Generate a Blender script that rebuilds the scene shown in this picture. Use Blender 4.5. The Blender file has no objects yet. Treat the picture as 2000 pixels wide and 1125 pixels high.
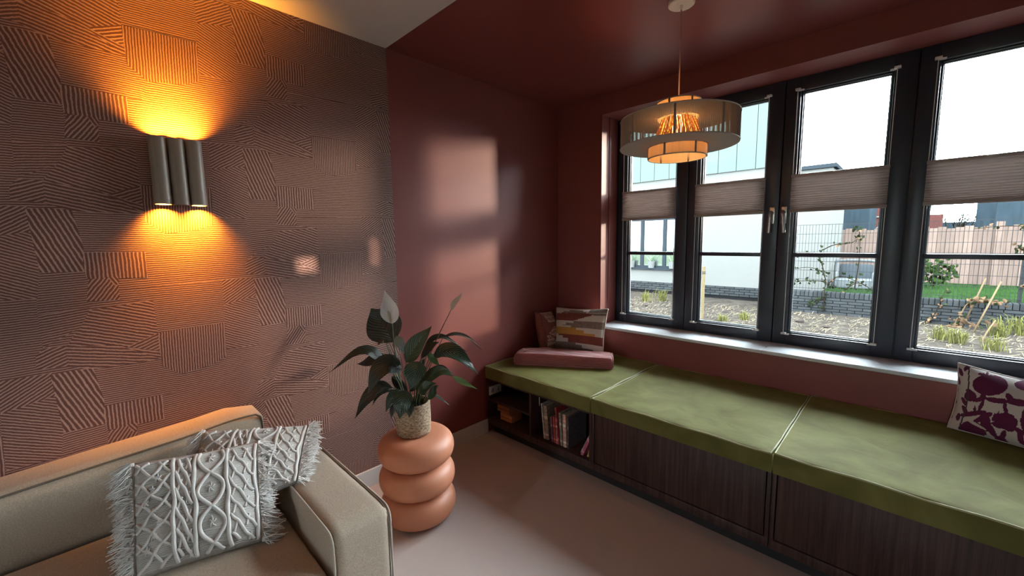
import bpy, bmesh, math, random
from mathutils import Vector, Matrix, Euler
random.seed(7)
PI = math.pi
SC = bpy.context.scene
COL = SC.collection

# ------------------------------------------------------------------ camera
CAM = Vector((2.2764, -2.9163, 1.4765))
YAW, PITCH, ROLL, FPX = -0.7765, -0.1157, -0.0157, 796.317
def cam_axes():
    cy, sy, cp, sp = math.cos(YAW), math.sin(YAW), math.cos(PITCH), math.sin(PITCH)
    fwd = Vector((sy*cp, cy*cp, sp)); right = Vector((cy, -sy, 0)); up = right.cross(fwd)
    cr, sr = math.cos(ROLL), math.sin(ROLL)
    return cr*right + sr*up, -sr*right + cr*up, fwd
_r, _u, _f = cam_axes()
cd = bpy.data.cameras.new('camera'); cam = bpy.data.objects.new('camera', cd); COL.objects.link(cam)
cd.sensor_width = 36; cd.lens = FPX*36/2000; cd.clip_start = .02; cd.clip_end = 300
mw = Matrix((( _r.x, _u.x, -_f.x, CAM.x), (_r.y, _u.y, -_f.y, CAM.y), (_r.z, _u.z, -_f.z, CAM.z), (0, 0, 0, 1)))
cam.matrix_world = mw
SC.camera = cam

# ------------------------------------------------------------------ sky, sun, exposure
SKY = 44.0
w = bpy.data.worlds.new('sky'); SC.world = w; w.use_nodes = True
nt = w.node_tree; bg = nt.nodes['Background']
bg.inputs[0].default_value = (0.84, 0.93, 1.0, 1); bg.inputs[1].default_value = SKY
sd = bpy.data.lights.new('sun', 'SUN'); sun = bpy.data.objects.new('sun', sd); COL.objects.link(sun)
SUN_DIR = Vector((-.508, -.851, -.136)).normalized()
sun.rotation_euler = SUN_DIR.to_track_quat('-Z', 'Y').to_euler(); sun.location = (12, 20, 6)
sd.energy = 8.0; sd.angle = math.radians(6.0); sd.color = (1.0, .74, .55)
gl_ = bpy.data.lights.new('added_glint_spot', 'SPOT'); glo = bpy.data.objects.new('added_glint_spot', gl_); COL.objects.link(glo)  # added spotlight outside, stands in for reflected sun on the wallpaper
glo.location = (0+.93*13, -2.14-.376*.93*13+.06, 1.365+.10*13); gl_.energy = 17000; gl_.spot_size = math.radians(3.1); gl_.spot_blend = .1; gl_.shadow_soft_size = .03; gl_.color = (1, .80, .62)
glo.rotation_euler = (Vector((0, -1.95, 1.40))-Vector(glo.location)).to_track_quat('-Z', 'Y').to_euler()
def portal(name, loc, rot, sx, sy):
    l = bpy.data.lights.new(name, 'AREA'); l.shape = 'RECTANGLE'; l.size = sx; l.size_y = sy
    l.cycles.is_portal = True
    o = bpy.data.objects.new(name, l); COL.objects.link(o); o.location = loc; o.rotation_euler = rot
portal('fill_portal', (2.14, -6.42, 1.1), (PI/2, 0, 0), .40, 2.3)
portal('window_portal', (2.24, .42, 1.6), (-PI/2, 0, 0), 3.7, 1.75)
vs = SC.view_settings
vs.view_transform = 'Standard'; vs.look = 'None'; vs.gamma = 1; vs.use_curve_mapping = False; vs.exposure = 0.0
SC.display_settings.display_device = 'sRGB'
SC.cycles.max_bounces = 10; SC.cycles.diffuse_bounces = 6; SC.cycles.transparent_max_bounces = 24
SC.cycles.use_denoising = True
SC.cycles.sample_clamp_indirect = 6

# ------------------------------------------------------------------ helpers
def lin(c):
    return tuple(((v/255)/12.92 if v/255 <= .04045 else ((v/255+.055)/1.055)**2.4) for v in c)
MATT = ('white_facade_render','pale_mint_cladding','grey_brick','grey_mortar','blue_grey_aluminium','dry_soil','raised_lawn_grass','grass_blades','dark_galvanised_wire','weathered_pink_timber','white_garden_plastic','pale_blue_panel','blue_grey_slate_cladding','red_house_brick','pale_yellow_timber','yellow_green_grass','dry_straw','field_stone','vine_stem','ivy_leaf','dry_vine_leaf','weathered_cane','bush_leaf','far_white_paint','garden_lawn')
MATS = {}
def mat(name, col, rough=.6, var=None, bump=None, metal=0, sheen=0, spec=.5, stretch=None, coat=0, rnd=0):
    """procedural Principled material. var=(scale, amount) colour mottling, bump=(scale, strength)"""
    if name in MATS: return MATS[name]
    if name in MATT: spec = 0.0   # dead matt outdoor surfaces
    m = bpy.data.materials.new(name); m.use_nodes = True; MATS[name] = m
    t = m.node_tree; n = t.nodes; b = n['Principled BSDF']
    b.inputs['Base Color'].default_value = (*col, 1); b.inputs['Roughness'].default_value = rough
    b.inputs['Metallic'].default_value = metal; b.inputs['Specular IOR Level'].default_value = spec
    if sheen: b.inputs['Sheen Weight'].default_value = sheen; b.inputs['Sheen Roughness'].default_value = .4
    if coat: b.inputs['Coat Weight'].default_value = coat
    tc = n.new('ShaderNodeTexCoord'); mp = n.new('ShaderNodeMapping'); t.links.new(tc.outputs['Object'], mp.inputs[0])
    if stretch: mp.inputs['Scale'].default_value = stretch
    src = None
    if var:
        no = n.new('ShaderNodeTexNoise'); no.inputs['Scale'].default_value = var[0]; no.inputs['Detail'].default_value = 5
        t.links.new(mp.outputs[0], no.inputs['Vector'])
        mr = n.new('ShaderNodeMapRange'); mr.inputs[1].default_value = .3; mr.inputs[2].default_value = .7
        mr.inputs[3].default_value = 1-var[1]; mr.inputs[4].default_value = 1+var[1]
        t.links.new(no.outputs[0], mr.inputs[0])
        src = mr.outputs[0]
    if rnd:
        oi = n.new('ShaderNodeObjectInfo'); mr2 = n.new('ShaderNodeMapRange')
        mr2.inputs[3].default_value = 1-rnd; mr2.inputs[4].default_value = 1+rnd
        t.links.new(oi.outputs['Random'], mr2.inputs[0])
        if src:
            mu = n.new('ShaderNodeMath'); mu.operation = 'MULTIPLY'
            t.links.new(src, mu.inputs[0]); t.links.new(mr2.outputs[0], mu.inputs[1]); src = mu.outputs[0]
        else: src = mr2.outputs[0]
    if src:
        mx = n.new('ShaderNodeVectorMath'); mx.operation = 'SCALE'; mx.inputs[0].default_value = col
        t.links.new(src, mx.inputs['Scale']); t.links.new(mx.outputs[0], b.inputs['Base Color'])
    if bump:
        nb = n.new('ShaderNodeTexNoise'); nb.inputs['Scale'].default_value = bump[0]; nb.inputs['Detail'].default_value = 3
        t.links.new(mp.outputs[0], nb.inputs['Vector'])
        bn = n.new('ShaderNodeBump'); bn.inputs['Strength'].default_value = bump[1]; bn.inputs['Distance'].default_value = bump[2] if len(bump) > 2 else .002
        t.links.new(nb.outputs[0], bn.inputs['Height']); t.links.new(bn.outputs[0], b.inputs['Normal'])
    return m

def link(name, me, m=None, parent=None, loc=None):
    o = bpy.data.objects.new(name, me); COL.objects.link(o)
    if m is not None and not me.materials:
        for k in (m if isinstance(m, (list, tuple)) else [m]): me.materials.append(k)
    if loc is not None: o.location = loc
    if parent is not None:
        o.parent = parent
        base = Vector(parent['_base']) if '_base' in parent else Vector((0, 0, 0))
        o['_base'] = list(base)
        o.matrix_parent_inverse = Matrix.Translation(-base) if parent.type == 'EMPTY' else Matrix.Identity(4)
    else:
        o['_base'] = [0, 0, 0]
    return o
def thing(name, label, cat, loc=(0, 0, 0), group=None):
    e = bpy.data.objects.new(name, None); COL.objects.link(e); e.location = loc; e.empty_display_size = .05
    e['_base'] = list(loc); e['label'] = label; e['category'] = cat
    if group: e['group'] = group
    return e
def struct(o): o['kind'] = 'structure'; return o
def stuff(o): o['kind'] = 'stuff'; return o
def tag(o, label, cat, group=None):
    o['label'] = label; o['category'] = cat
    if group: o['group'] = group
    return o
def struct_empty(name, loc=(0, 0, 0)):
    e = bpy.data.objects.new(name, None); COL.objects.link(e); e.location = loc; e['_base'] = list(loc)
    e.empty_display_size = .05; e['kind'] = 'structure'; return e

class MB:
    """collects geometry for ONE mesh"""
    def __init__(s): s.v = []; s.f = []; s.mi = []; s.uv = None
    def add(s, vs_, fs, mi=0):
        o = len(s.v); s.v += [tuple(p) for p in vs_]; s.f += [tuple(i+o for i in q) for q in fs]; s.mi += [mi]*len(fs); return s
    def box(s, a, b, mi=0):
        x0, y0, z0 = a; x1, y1, z1 = b
        return s.add([(x0,y0,z0),(x1,y0,z0),(x1,y1,z0),(x0,y1,z0),(x0,y0,z1),(x1,y0,z1),(x1,y1,z1),(x0,y1,z1)],
                     [(0,3,2,1),(4,5,6,7),(0,1,5,4),(1,2,6,5),(2,3,7,6),(3,0,4,7)], mi)
    def tube(s, pts, r, k=8, cap=True, closed=False, mi=0):
        pts = [Vector(p) for p in pts]; n = len(pts)
        rr = r if isinstance(r, (list, tuple)) else [r]*n
        vs_ = []; up = None
        for i in range(n):
            if closed: t = pts[(i+1) % n]-pts[i-1]
            else: t = pts[min(i+1, n-1)]-pts[max(i-1, 0)]
            if t.length < 1e-9: t = Vector((0, 0, 1))
            t.normalize()
            if up is None:
                up = Vector((0, 0, 1)) if abs(t.z) < .9 else Vector((1, 0, 0))
            a = t.cross(up)
            if a.length < 1e-6: a = t.cross(Vector((0, 1, 0)))
            a.normalize(); b = a.cross(t); up = b
            for j in range(k):
                th = 2*PI*j/k
                vs_.append(pts[i]+rr[i]*(math.cos(th)*a+math.sin(th)*b))
        fs = []
        for i in range(n if closed else n-1):
            i2 = (i+1) % n
            for j in range(k):
                j2 = (j+1) % k
                fs.append((i*k+j, i*k+j2, i2*k+j2, i2*k+j))
        if cap and not closed:
            fs.append(tuple(range(k))[::-1]); fs.append(tuple((n-1)*k+j for j in range(k)))
        return s.add(vs_, fs, mi)
    def lathe(s, prof, c=(0, 0), k=48, closed=False, mi=0):
        """prof: (r, z) list"""
        vs_ = []; n = len(prof)
        for i in range(k):
            th = 2*PI*i/k
            for r, z in prof: vs_.append((c[0]+r*math.cos(th), c[1]+r*math.sin(th), z))
        fs = []
        for i in range(k):
            i2 = (i+1) % k
            for j in range(n if closed else n-1):
                j2 = (j+1) % n
                fs.append((i*n+j, i2*n+j, i2*n+j2, i*n+j2))
        return s.add(vs_, fs, mi)
    def mesh(s, name, smooth=False, bevel=0, seg=2, mats=None):
        me = bpy.data.meshes.new(name); me.from_pydata(s.v, [], s.f); me.update()
        if any(s.mi):
            me.polygons.foreach_set('material_index', s.mi)
        bm = bmesh.new(); bm.from_mesh(me)
        bmesh.ops.recalc_face_normals(bm, faces=bm.faces)
        if bevel:
            bmesh.ops.bevel(bm, geom=list(bm.edges), offset=bevel, segments=seg, profile=.5, affect='EDGES', clamp_overlap=True)
        bm.to_mesh(me); bm.free()
        if smooth:
            me.polygons.foreach_set('use_smooth', [True]*len(me.polygons))
            if smooth == 'auto':
                try: me.set_sharp_from_angle(angle=math.radians(35))
                except Exception: pass
        return me
    def build(s, name, m, parent=None, smooth=False, bevel=0, seg=2, loc=None):
        return link(name, s.mesh(name, smooth, bevel, seg), m, parent, loc)

def box(name, a, b, m, parent=None, bevel=0, seg=2, smooth=None):
    if smooth is None: smooth = 'auto' if bevel else False
    return MB().box(a, b).build(name, m, parent, smooth, bevel, seg)
def catmull(pts, n=8):
    pts = [Vector(p) for p in pts]; P = [2*pts[0]-pts[1]]+pts+[2*pts[-1]-pts[-2]]; out = []
    for i in range(1, len(P)-2):
        for k in range(n):
            t = k/n; a, b, c, d = P[i-1], P[i], P[i+1], P[i+2]
            out.append(.5*((2*b)+(-a+c)*t+(2*a-5*b+4*c-d)*t*t+(-a+3*b-3*c+d)*t**3))
    out.append(pts[-1]); return out

# ------------------------------------------------------------------ materials
RED = (0.235, 0.058, 0.050)
m_red = mat('matt_red_paint', RED, .5, var=(1.5, .04), bump=(220, .06))
m_redceil = mat('satin_red_ceiling_paint', (0.20, 0.045, 0.038), .38, var=(1.2, .04), bump=(160, .05))
m_white = mat('white_ceiling_paint', (.62, .58, .55), .85, bump=(150, .08))
m_plain = mat('pale_wall_paint', (.36, .31, .28), .8, bump=(150, .06))
m_floor = mat('poured_taupe_floor', (.52, .43, .405), .36, var=(2.2, .05), bump=(35, .015))
m_base = mat('white_baseboard_paint', (.66, .63, .62), .45)
m_frame = mat('dark_blue_window_paint', (.026, .030, .045), .34, var=(3, .1))
m_seal = mat('black_rubber_seal', (.006, .006, .008), .5)
m_bead = mat('grey_glazing_bead', (.10, .12, .14), .3)
m_steel = mat('brushed_steel', (.62, .60, .56), .28, metal=1)
m_sill = mat('pale_stone_sill', (.68, .71, .76), .55, var=(60, .05), spec=.2)
m_wood = None
m_cord = mat('white_nylon_cord', (.8, .8, .8), .5)
m_clip = mat('white_plastic_clip', (.75, .74, .72), .35)
m_black = mat('black_cabinet_interior', (.012, .009, .009), .7)
m_sofa = mat('sand_linen_weave', (.41, .325, .25), .95, var=(330, .22), bump=(420, .5, .0015), sheen=.1)
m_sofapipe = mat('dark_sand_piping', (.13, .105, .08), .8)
m_pipe_light = mat('light_sand_piping', (.42, .36, .29), .85)
m_macrame = mat('natural_cotton_cord', (.62, .585, .56), .9, var=(40, .08), bump=(500, .3, .001))
m_macbase = mat('natural_cotton_weave', (.40, .365, .335), .95, var=(60, .15), bump=(300, .5, .002))
m_fringe = mat('raw_cotton_fringe', (.80, .77, .75), .9)
m_terra = mat('matt_terracotta_glaze', (.60, .235, .135), .48, var=(6, .05))
m_soil = mat('potting_soil', (.02, .014, .01), .95, bump=(80, .6, .01))
m_brass = mat('taupe_powder_coat', (.27, .215, .175), .45, metal=.1)
m_sconce_in = mat('pale_tube_lining', (.75, .66, .5), .4)
m_whitemetal = mat('white_metal_canopy', (.75, .70, .66), .45)

def wood_mat():
    m = bpy.data.materials.new('dark_stained_oak'); m.use_nodes = True; t = m.node_tree; n = t.nodes; b = n['Principled BSDF']
    tc = n.new('ShaderNodeTexCoord'); mp = n.new('ShaderNodeMapping'); mp.inputs['Scale'].default_value = (46, 46, 1.6)
    t.links.new(tc.outputs['Object'], mp.inputs[0])
    no = n.new('ShaderNodeTexNoise'); no.inputs['Scale'].default_value = 1.6; no.inputs['Detail'].default_value = 6; no.inputs['Roughness'].default_value = .65
    t.links.new(mp.outputs[0], no.inputs['Vector'])
    cr = n.new('ShaderNodeValToRGB'); cr.color_ramp.elements[0].position = .3; cr.color_ramp.elements[1].position = .75
    cr.color_ramp.elements[0].color = (.020, .010, .009, 1); cr.color_ramp.elements[1].color = (.085, .044, .037, 1)
    t.links.new(no.outputs[0], cr.inputs[0]); t.links.new(cr.outputs[0], b.inputs['Base Color'])
    b.inputs['Roughness'].default_value = .5; b.inputs['Specular IOR Level'].default_value = .25
    bn = n.new('ShaderNodeBump'); bn.inputs['Strength'].default_value = .12; bn.inputs['Distance'].default_value = .001
    t.links.new(no.outputs[0], bn.inputs['Height']); t.links.new(bn.outputs[0], b.inputs['Normal'])
    return m
m_wood = wood_mat()
def velvet_mat():
    m = bpy.data.materials.new('olive_velvet'); m.use_nodes = True; t = m.node_tree; n = t.nodes; b = n['Principled BSDF']
    tc = n.new('ShaderNodeTexCoord')
    no = n.new('ShaderNodeTexNoise'); no.inputs['Scale'].default_value = 4.2; no.inputs['Detail'].default_value = 6; no.inputs['Distortion'].default_value = 1.2
    t.links.new(tc.outputs['Object'], no.inputs['Vector'])
    cr = n.new('ShaderNodeValToRGB'); cr.color_ramp.elements[0].position = .35; cr.color_ramp.elements[1].position = .7
    cr.color_ramp.elements[0].color = (.098, .090, .022, 1); cr.color_ramp.elements[1].color = (.150, .145, .042, 1)
    t.links.new(no.outputs[0], cr.inputs[0]); t.links.new(cr.outputs[0], b.inputs['Base Color'])
    b.inputs['Roughness'].default_value = .8; b.inputs['Specular IOR Level'].default_value = .22; b.inputs['Sheen Weight'].default_value = .4; b.inputs['Sheen Roughness'].default_value = .33
    b.inputs['Sheen Tint'].default_value = (.90, .84, .30, 1)
    n2 = n.new('ShaderNodeTexNoise'); n2.inputs['Scale'].default_value = 9; n2.inputs['Detail'].default_value = 4; n2.inputs['Distortion'].default_value = .6
    t.links.new(tc.outputs['Object'], n2.inputs['Vector'])
    bn = n.new('ShaderNodeBump'); bn.inputs['Strength'].default_value = .35; bn.inputs['Distance'].default_value = .008
    t.links.new(n2.outputs[0], bn.inputs['Height']); t.links.new(bn.outputs[0], b.inputs['Normal'])
    return m
m_velvet = velvet_mat()
m_velpipe = mat('olive_velvet_piping', (.34, .33, .15), .6, sheen=.3)  # lighter than the cushions: edge highlight put into the piping colour

def glass_mat(name='clear_window_glass', tint=(.93, .96, .95, 1)):
    m = bpy.data.materials.new(name); m.use_nodes = True; t = m.node_tree; n = t.nodes
    for x in list(n):
        if x.type != 'OUTPUT_MATERIAL': n.remove(x)
    tr = n.new('ShaderNodeBsdfTransparent'); tr.inputs[0].default_value = tint
    gl = n.new('ShaderNodeBsdfGlossy'); gl.inputs['Roughness'].default_value = .0
    fr = n.new('ShaderNodeFresnel'); fr.inputs[0].default_value = 1.35
    mx = n.new('ShaderNodeMixShader'); t.links.new(fr.outputs[0], mx.inputs[0])
    t.links.new(tr.outputs[0], mx.inputs[1]); t.links.new(gl.outputs[0], mx.inputs[2])
    t.links.new(mx.outputs[0], n['Material Output'].inputs[0]); return m
m_glass = glass_mat()
def translucent_mat(name, col, amount, var=None):
    m = bpy.data.materials.new(name); m.use_nodes = True; t = m.node_tree; n = t.nodes; b = n['Principled BSDF']
    b.inputs['Base Color'].default_value = (*col, 1); b.inputs['Roughness'].default_value = .85
    tl = n.new('ShaderNodeBsdfTranslucent'); tl.inputs[0].default_value = (*col, 1)
    mx = n.new('ShaderNodeMixShader'); mx.inputs[0].default_value = amount
    t.links.new(b.outputs[0], mx.inputs[1]); t.links.new(tl.outputs[0], mx.inputs[2])
    if var:
        tc = n.new('ShaderNodeTexCoord'); mp = n.new('ShaderNodeMapping'); mp.inputs['Scale'].default_value = var[2]
        t.links.new(tc.outputs['Object'], mp.inputs[0])
        no = n.new('ShaderNodeTexNoise'); no.inputs['Scale'].default_value = var[0]; no.inputs['Detail'].default_value = 4
        t.links.new(mp.outputs[0], no.inputs['Vector'])
        mr = n.new('ShaderNodeMapRange'); mr.inputs[3].default_value = 1-var[1]; mr.inputs[4].default_value = 1+var[1]
        t.links.new(no.outputs[0], mr.inputs[0])
        sc = n.new('ShaderNodeVectorMath'); sc.operation = 'SCALE'; sc.inputs[0].default_value = col
        t.links.new(mr.outputs[0], sc.inputs['Scale'])
        t.links.new(sc.outputs[0], b.inputs['Base Color']); t.links.new(sc.outputs[0], tl.inputs[0])
    t.links.new(mx.outputs[0], n['Material Output'].inputs[0]); return m
m_blind = translucent_mat('taupe_pleated_fabric', (.46, .40, .375), .52, (3, .3, (2, 2, 70)))
m_blindrail = mat('taupe_aluminium_rail', (.36, .30, .28), .45)
m_string = translucent_mat('beige_lamp_string', (.36, .30, .255), .3)
m_lampring = translucent_mat('cream_lamp_string_band', (.70, .55, .38), .6, (1, .12, (160, 160, 1)))
m_lampgrey = mat('grey_beige_lamp_disc', (.42, .37, .33), .85, bump=(300, .2))
m_rattan = translucent_mat('amber_fibre', (.75, .45, .16), .4)
def emit_mat(name, col, s, transp=.5):
    m = bpy.data.materials.new(name); m.use_nodes = True; t = m.node_tree; n = t.nodes
    for x in list(n):
        if x.type != 'OUTPUT_MATERIAL': n.remove(x)
    e = n.new('ShaderNodeEmission'); e.inputs[0].default_value = (*col, 1); e.inputs[1].default_value = s
    tr = n.new('ShaderNodeBsdfTransparent'); mx = n.new('ShaderNodeMixShader'); mx.inputs[0].default_value = transp
    t.links.new(e.outputs[0], mx.inputs[1]); t.links.new(tr.outputs[0], mx.inputs[2])
    t.links.new(mx.outputs[0], n['Material Output'].inputs[0]); return m
m_bulb = emit_mat('glowing_bulb_glass', (1, .55, .18), 10)

def wallpaper_mat():
    m = bpy.data.materials.new('striped_patchwork_wallpaper'); m.use_nodes = True; t = m.node_tree; n = t.nodes; b = n['Principled BSDF']
    uv = n.new('ShaderNodeUVMap'); uv.uv_map = 'uv'
    sp = n.new('ShaderNodeSeparateXYZ'); t.links.new(uv.outputs[0], sp.inputs[0])
    tc = n.new('ShaderNodeTexCoord')
    no = n.new('ShaderNodeTexNoise'); no.inputs['Scale'].default_value = 26; no.inputs['Detail'].default_value = 3
    t.links.new(tc.outputs['Object'], no.inputs['Vector'])
    n3 = n.new('ShaderNodeTexNoise'); n3.inputs['Scale'].default_value = 140; n3.inputs['Detail'].default_value = 2
    t.links.new(tc.outputs['Object'], n3.inputs['Vector'])
    def math_(op, a, bb):
        q = n.new('ShaderNodeMath'); q.operation = op
        for i, x in enumerate((a, bb)):
            if x is None: continue
            if isinstance(x, (int, float)): q.inputs[i].default_value = x
            else: t.links.new(x, q.inputs[i])
        return q.outputs[0]
    wob = math_('MULTIPLY', math_('SUBTRACT', no.outputs[0], .5), .62)
    wob2 = math_('MULTIPLY', math_('SUBTRACT', n3.outputs[0], .5), .26)
    ph = math_('ADD', math_('ADD', sp.outputs['Y'], wob), wob2)
    s_ = math_('SINE', math_('MULTIPLY', ph, 2*PI), None)
    mr = n.new('ShaderNodeMapRange'); mr.interpolation_type = 'SMOOTHSTEP'
    mr.inputs[1].default_value = 0.0; mr.inputs[2].default_value = .55; t.links.new(s_, mr.inputs[0])
    mx = n.new('ShaderNodeMix'); mx.data_type = 'RGBA'
    mx.inputs['A'].default_value = (.115, .046, .038, 1); mx.inputs['B'].default_value = (.37, .225, .19, 1)
    t.links.new(mr.outputs[0], mx.inputs['Factor']); t.links.new(mx.outputs['Result'], b.inputs['Base Color'])
    b.inputs['Roughness'].default_value = .62
    bn = n.new('ShaderNodeBump'); bn.inputs['Strength'].default_value = .35; bn.inputs['Distance'].default_value = .0015
    t.links.new(mr.outputs[0], bn.inputs['Height']); t.links.new(bn.outputs[0], b.inputs['Normal'])
    return m
m_paper = wallpaper_mat()

def ring(mb, x0, x1, z0, z1, wl_, wr, wb_, wt, ya, yb):
    mb.box((x0, ya, z0), (x0+wl_, yb, z1)); mb.box((x1-wr, ya, z0), (x1, yb, z1))
    mb.box((x0+wl_, ya, z0), (x1-wr, yb, z0+wb_)); mb.box((x0+wl_, ya, z1-wt), (x1-wr, yb, z1))
    return mb
# ================================================================== the room shell
H = 2.6; YB = 1.6187; BX = 5.2; BY = -6.2
struct(box('floor', (-.2, BY-.2, -.1), (BX+.2, .4, 0), m_floor))
struct(box('ceiling', (-.2, BY-.2, H), (BX+.2, -YB, H+.2), m_white))
struct(box('ceiling_alcove', (-.2, -YB, H), (BX+.2, .4, H+.2), m_redceil))
struct(box('wall_alcove', (-.2, -YB, 0), (0, .0, H), m_red))
OX, OZ, OB, OXR = .43, 2.4545, .74, 4.06
wb = MB()
wb.box((-.2, 0, 0), (OX, .4, H)).box((OX, 0, 0), (OXR, .4, OB)).box((OX, 0, OZ), (OXR, .4, H)).box((OXR, 0, 0), (BX+.2, .4, H))
struct(wb.build('wall_window', m_red))
# reveal lining boards either side of the opening, with the shadow gap between the two boards
rv = MB()
rv.box((OX, .002, OB+.022), (OX+.012, .108, OZ)).box((OX, .114, OB+.022), (OX+.016, .24, OZ))
struct(rv.build('trim_1', m_red))
# right wall; two added slots shape the spotlight into wallpaper patches
src = Vector((.93*13, -2.14-.376*.93*13+.06, 1.365+.10*13))
def through(y, z):
    p = Vector((0, y, z)); t = (BX+.03-p.x)/(src.x-p.x); q = p+(src-p)*t; return q.y, q.z
holes = []
for (ya, yb, za, zb) in ((-2.207, -2.073, 1.322, 1.41), (-1.805, -1.705, 1.34, 1.50)):
    a_ = through(ya, za); b_ = through(yb, zb); holes.append((a_[0], b_[0], a_[1], b_[1]))
(h0, h1) = holes
zlo, zhi = min(h0[2], h1[2]), max(h0[3], h1[3])
rw = MB()
rw.box((BX, BY, 0), (BX+.06, h0[0], H))
for y0, y1, z0, z1 in holes:
    rw.box((BX, y0, 0), (BX+.06, y1, z0)).box((BX, y0, z1), (BX+.06, y1, H))
rw.box((BX, h0[1], 0), (BX+.06, h1[0], H)).box((BX, h1[1], 0), (BX+.06, 0, H))
struct(rw.build('wall_right', m_plain))
bw = MB(); GX0, GX1, GZ = 1.96, 2.27, 1.95
bw.box((-.2, BY-.2, 0), (GX0, BY, H)).box((GX1, BY-.2, 0), (BX+.2, BY, H)).box((GX0, BY-.2, GZ), (GX1, BY, H))
struct(bw.build('wall_back', m_plain))
gd = struct_empty('fill_light_opening', (2.14, BY-.1, 0))  # unseen glazed opening added behind the camera for soft fill light
ring(MB(), GX0, GX1, 0, GZ, .045, .045, .05, .05, BY-.15, BY-.09).build('fill_opening_frame', m_frame, gd)
box('glass_pane', (GX0+.045, BY-.122, .05), (GX1-.045, BY-.116, GZ-.05), m_glass, gd)
wh = struct_empty('window_7', (BX, -4, 1.8))  # unseen panes, added only to shape the two light patches
m_tint = glass_mat('patch_dimming_pane', (.6, .6, .6, 1))  # tint added to weaken the second light patch
y0, y1, z0, z1 = h1; box('glass_pane', (BX+.02, y0, z0), (BX+.025, y1, z1), m_tint, wh)
y0, y1, z0, z1 = h0; box('glass_pane', (BX+.02, y0, z0), (BX+.025, y1, z1), m_glass, wh)

# wallpaper wall: backing plus the printed patches of one half-drop repeat
PATCH = [
('E', [(-2.172,1.61),(-1.823,1.625),(-1.826,1.508),(-1.833,1.422),(-2.072,1.416),(-2.075,1.556),(-2.175,1.571)],.02,.0088),
('M', [(-2.387,1.708),(-2.265,1.714),(-2.261,1.656),(-2.266,1.574),(-2.261,1.547),(-2.396,1.537)],.052,.0088),
('N', [(-2.395,1.54),(-2.261,1.55),(-2.289,1.479),(-2.395,1.416),(-2.397,1.464)],.131,.0095),
('C', [(-2.274,1.307),(-2.07,1.31),(-2.065,1.267),(-2.013,1.22),(-2.035,1.144),(-2.081,1.143),(-2.258,1.146),(-2.259,1.167)],-.026,.0085),
('K', [(-1.83,1.625),(-1.696,1.625),(-1.69,1.535),(-1.828,1.508)],.597,.0105),
('L', [(-1.828,1.508),(-1.694,1.536),(-1.69,1.393),(-1.703,1.293),(-1.836,1.298),(-1.836,1.423)],-.46,.0105),
('F', [(-2.263,1.541),(-2.075,1.558),(-2.071,1.411),(-2.071,1.303),(-2.266,1.304),(-2.349,1.336),(-2.338,1.409),(-2.292,1.479)],-.366,.0125),
('F2',[(-2.343,1.409),(-2.199,1.39),(-2.071,1.303),(-2.266,1.304),(-2.344,1.333)],-.254,.0125),
('G', [(-2.171,1.376),(-2.07,1.417),(-2.07,1.338),(-2.123,1.357)],.415,.012),
('J', [(-2.395,1.414),(-2.337,1.412),(-2.336,1.333),(-2.419,1.339),(-2.415,1.388)],.42,.0115),
('A', [(-2.387,1.309),(-2.334,1.314),(-2.274,1.309),(-2.256,1.173),(-2.263,1.077),(-2.375,1.079)],-1.234,.0138),
('B', [(-2.258,1.149),(-2.081,1.146),(-2.083,1.039),(-2.259,1.048),(-2.263,1.116)],-1.581,.0118),
('D', [(-2.073,1.417),(-1.983,1.421),(-1.833,1.424),(-1.841,1.263),(-1.897,1.237),(-2.01,1.221),(-2.069,1.27)],-1.605,.0092),
('H', [(-2.255,1.659),(-2.197,1.665),(-2.173,1.638),(-2.174,1.571),(-2.267,1.576)],.96,.0112),
('H2',[(-2.2,1.664),(-2.171,1.666),(-2.17,1.638),(-2.185,1.628)],-1.079,.0112)]
def clip(poly, ax, val, keep_less):
    out = []
    for i in range(len(poly)):
        a, b = poly[i-1], poly[i]
        ia = (a[ax] <= val) if keep_less else (a[ax] >= val); ib = (b[ax] <= val) if keep_less else (b[ax] >= val)
        if ia != ib:
            t = (val-a[ax])/(b[ax]-a[ax]); out.append((a[0]+t*(b[0]-a[0]), a[1]+t*(b[1]-a[1])))
        if ib: out.append(b)
    return out
def wallpaper():
    vs_, fs, uvs = [], [], []
    def face(poly, x, ang, pitch, off):
        for ax, val, kl in ((0, -YB, True), (0, BY, False), (1, H, True), (1, 0, False)):
            if len(poly) < 3: return
            poly = clip(poly, ax, val, kl)
        if len(poly) < 3: return
        o = len(vs_); c, s = math.cos(ang), math.sin(ang)
        for y, z in poly:
            vs_.append((x, y, z)); uvs.append(((y*c+z*s), (-y*s+z*c)/pitch+off))
        fs.append(tuple(range(o, o+len(poly))))
    face([(BY, 0), (-YB, 0), (-YB, H), (BY, H)], 0.0, .03, .0088, 0)
    rnd = random.Random(3)
    for i in range(-7, 3):
        for j in range(-9, 9):
            dy = i*.687; dz = i*.3075+j*.615
            for k, (nm, poly, ang, pitch) in enumerate(PATCH):
                face([(y+dy, z+dz) for y, z in poly], .00008+k*.00003, ang, pitch, rnd.random())
    # wall body behind
    o = len(vs_)
    me = bpy.data.meshes.new('wall_left'); me.from_pydata(vs_, [], fs)
    ul = me.uv_layers.new(name='uv')
    for p in me.polygons:
        for li, vi in zip(p.loop_indices, p.vertices): ul.data[li].uv = uvs[vi]
    bm = bmesh.new(); bm.from_mesh(me)
    bmesh.ops.triangulate(bm, faces=bm.faces); 
    bm.to_mesh(me); bm.free()
    return me
wl = struct(link('wall_left', wallpaper(), m_paper))
struct(box('wall_left_core', (-.2, BY-.2, 0), (-.001, -YB, H), m_plain))
bbm = MB().box((0.0025, BY, 0), (.016, -.9, .107))
struct(bbm.build('baseboard_left', m_base, bevel=.002))

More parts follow.
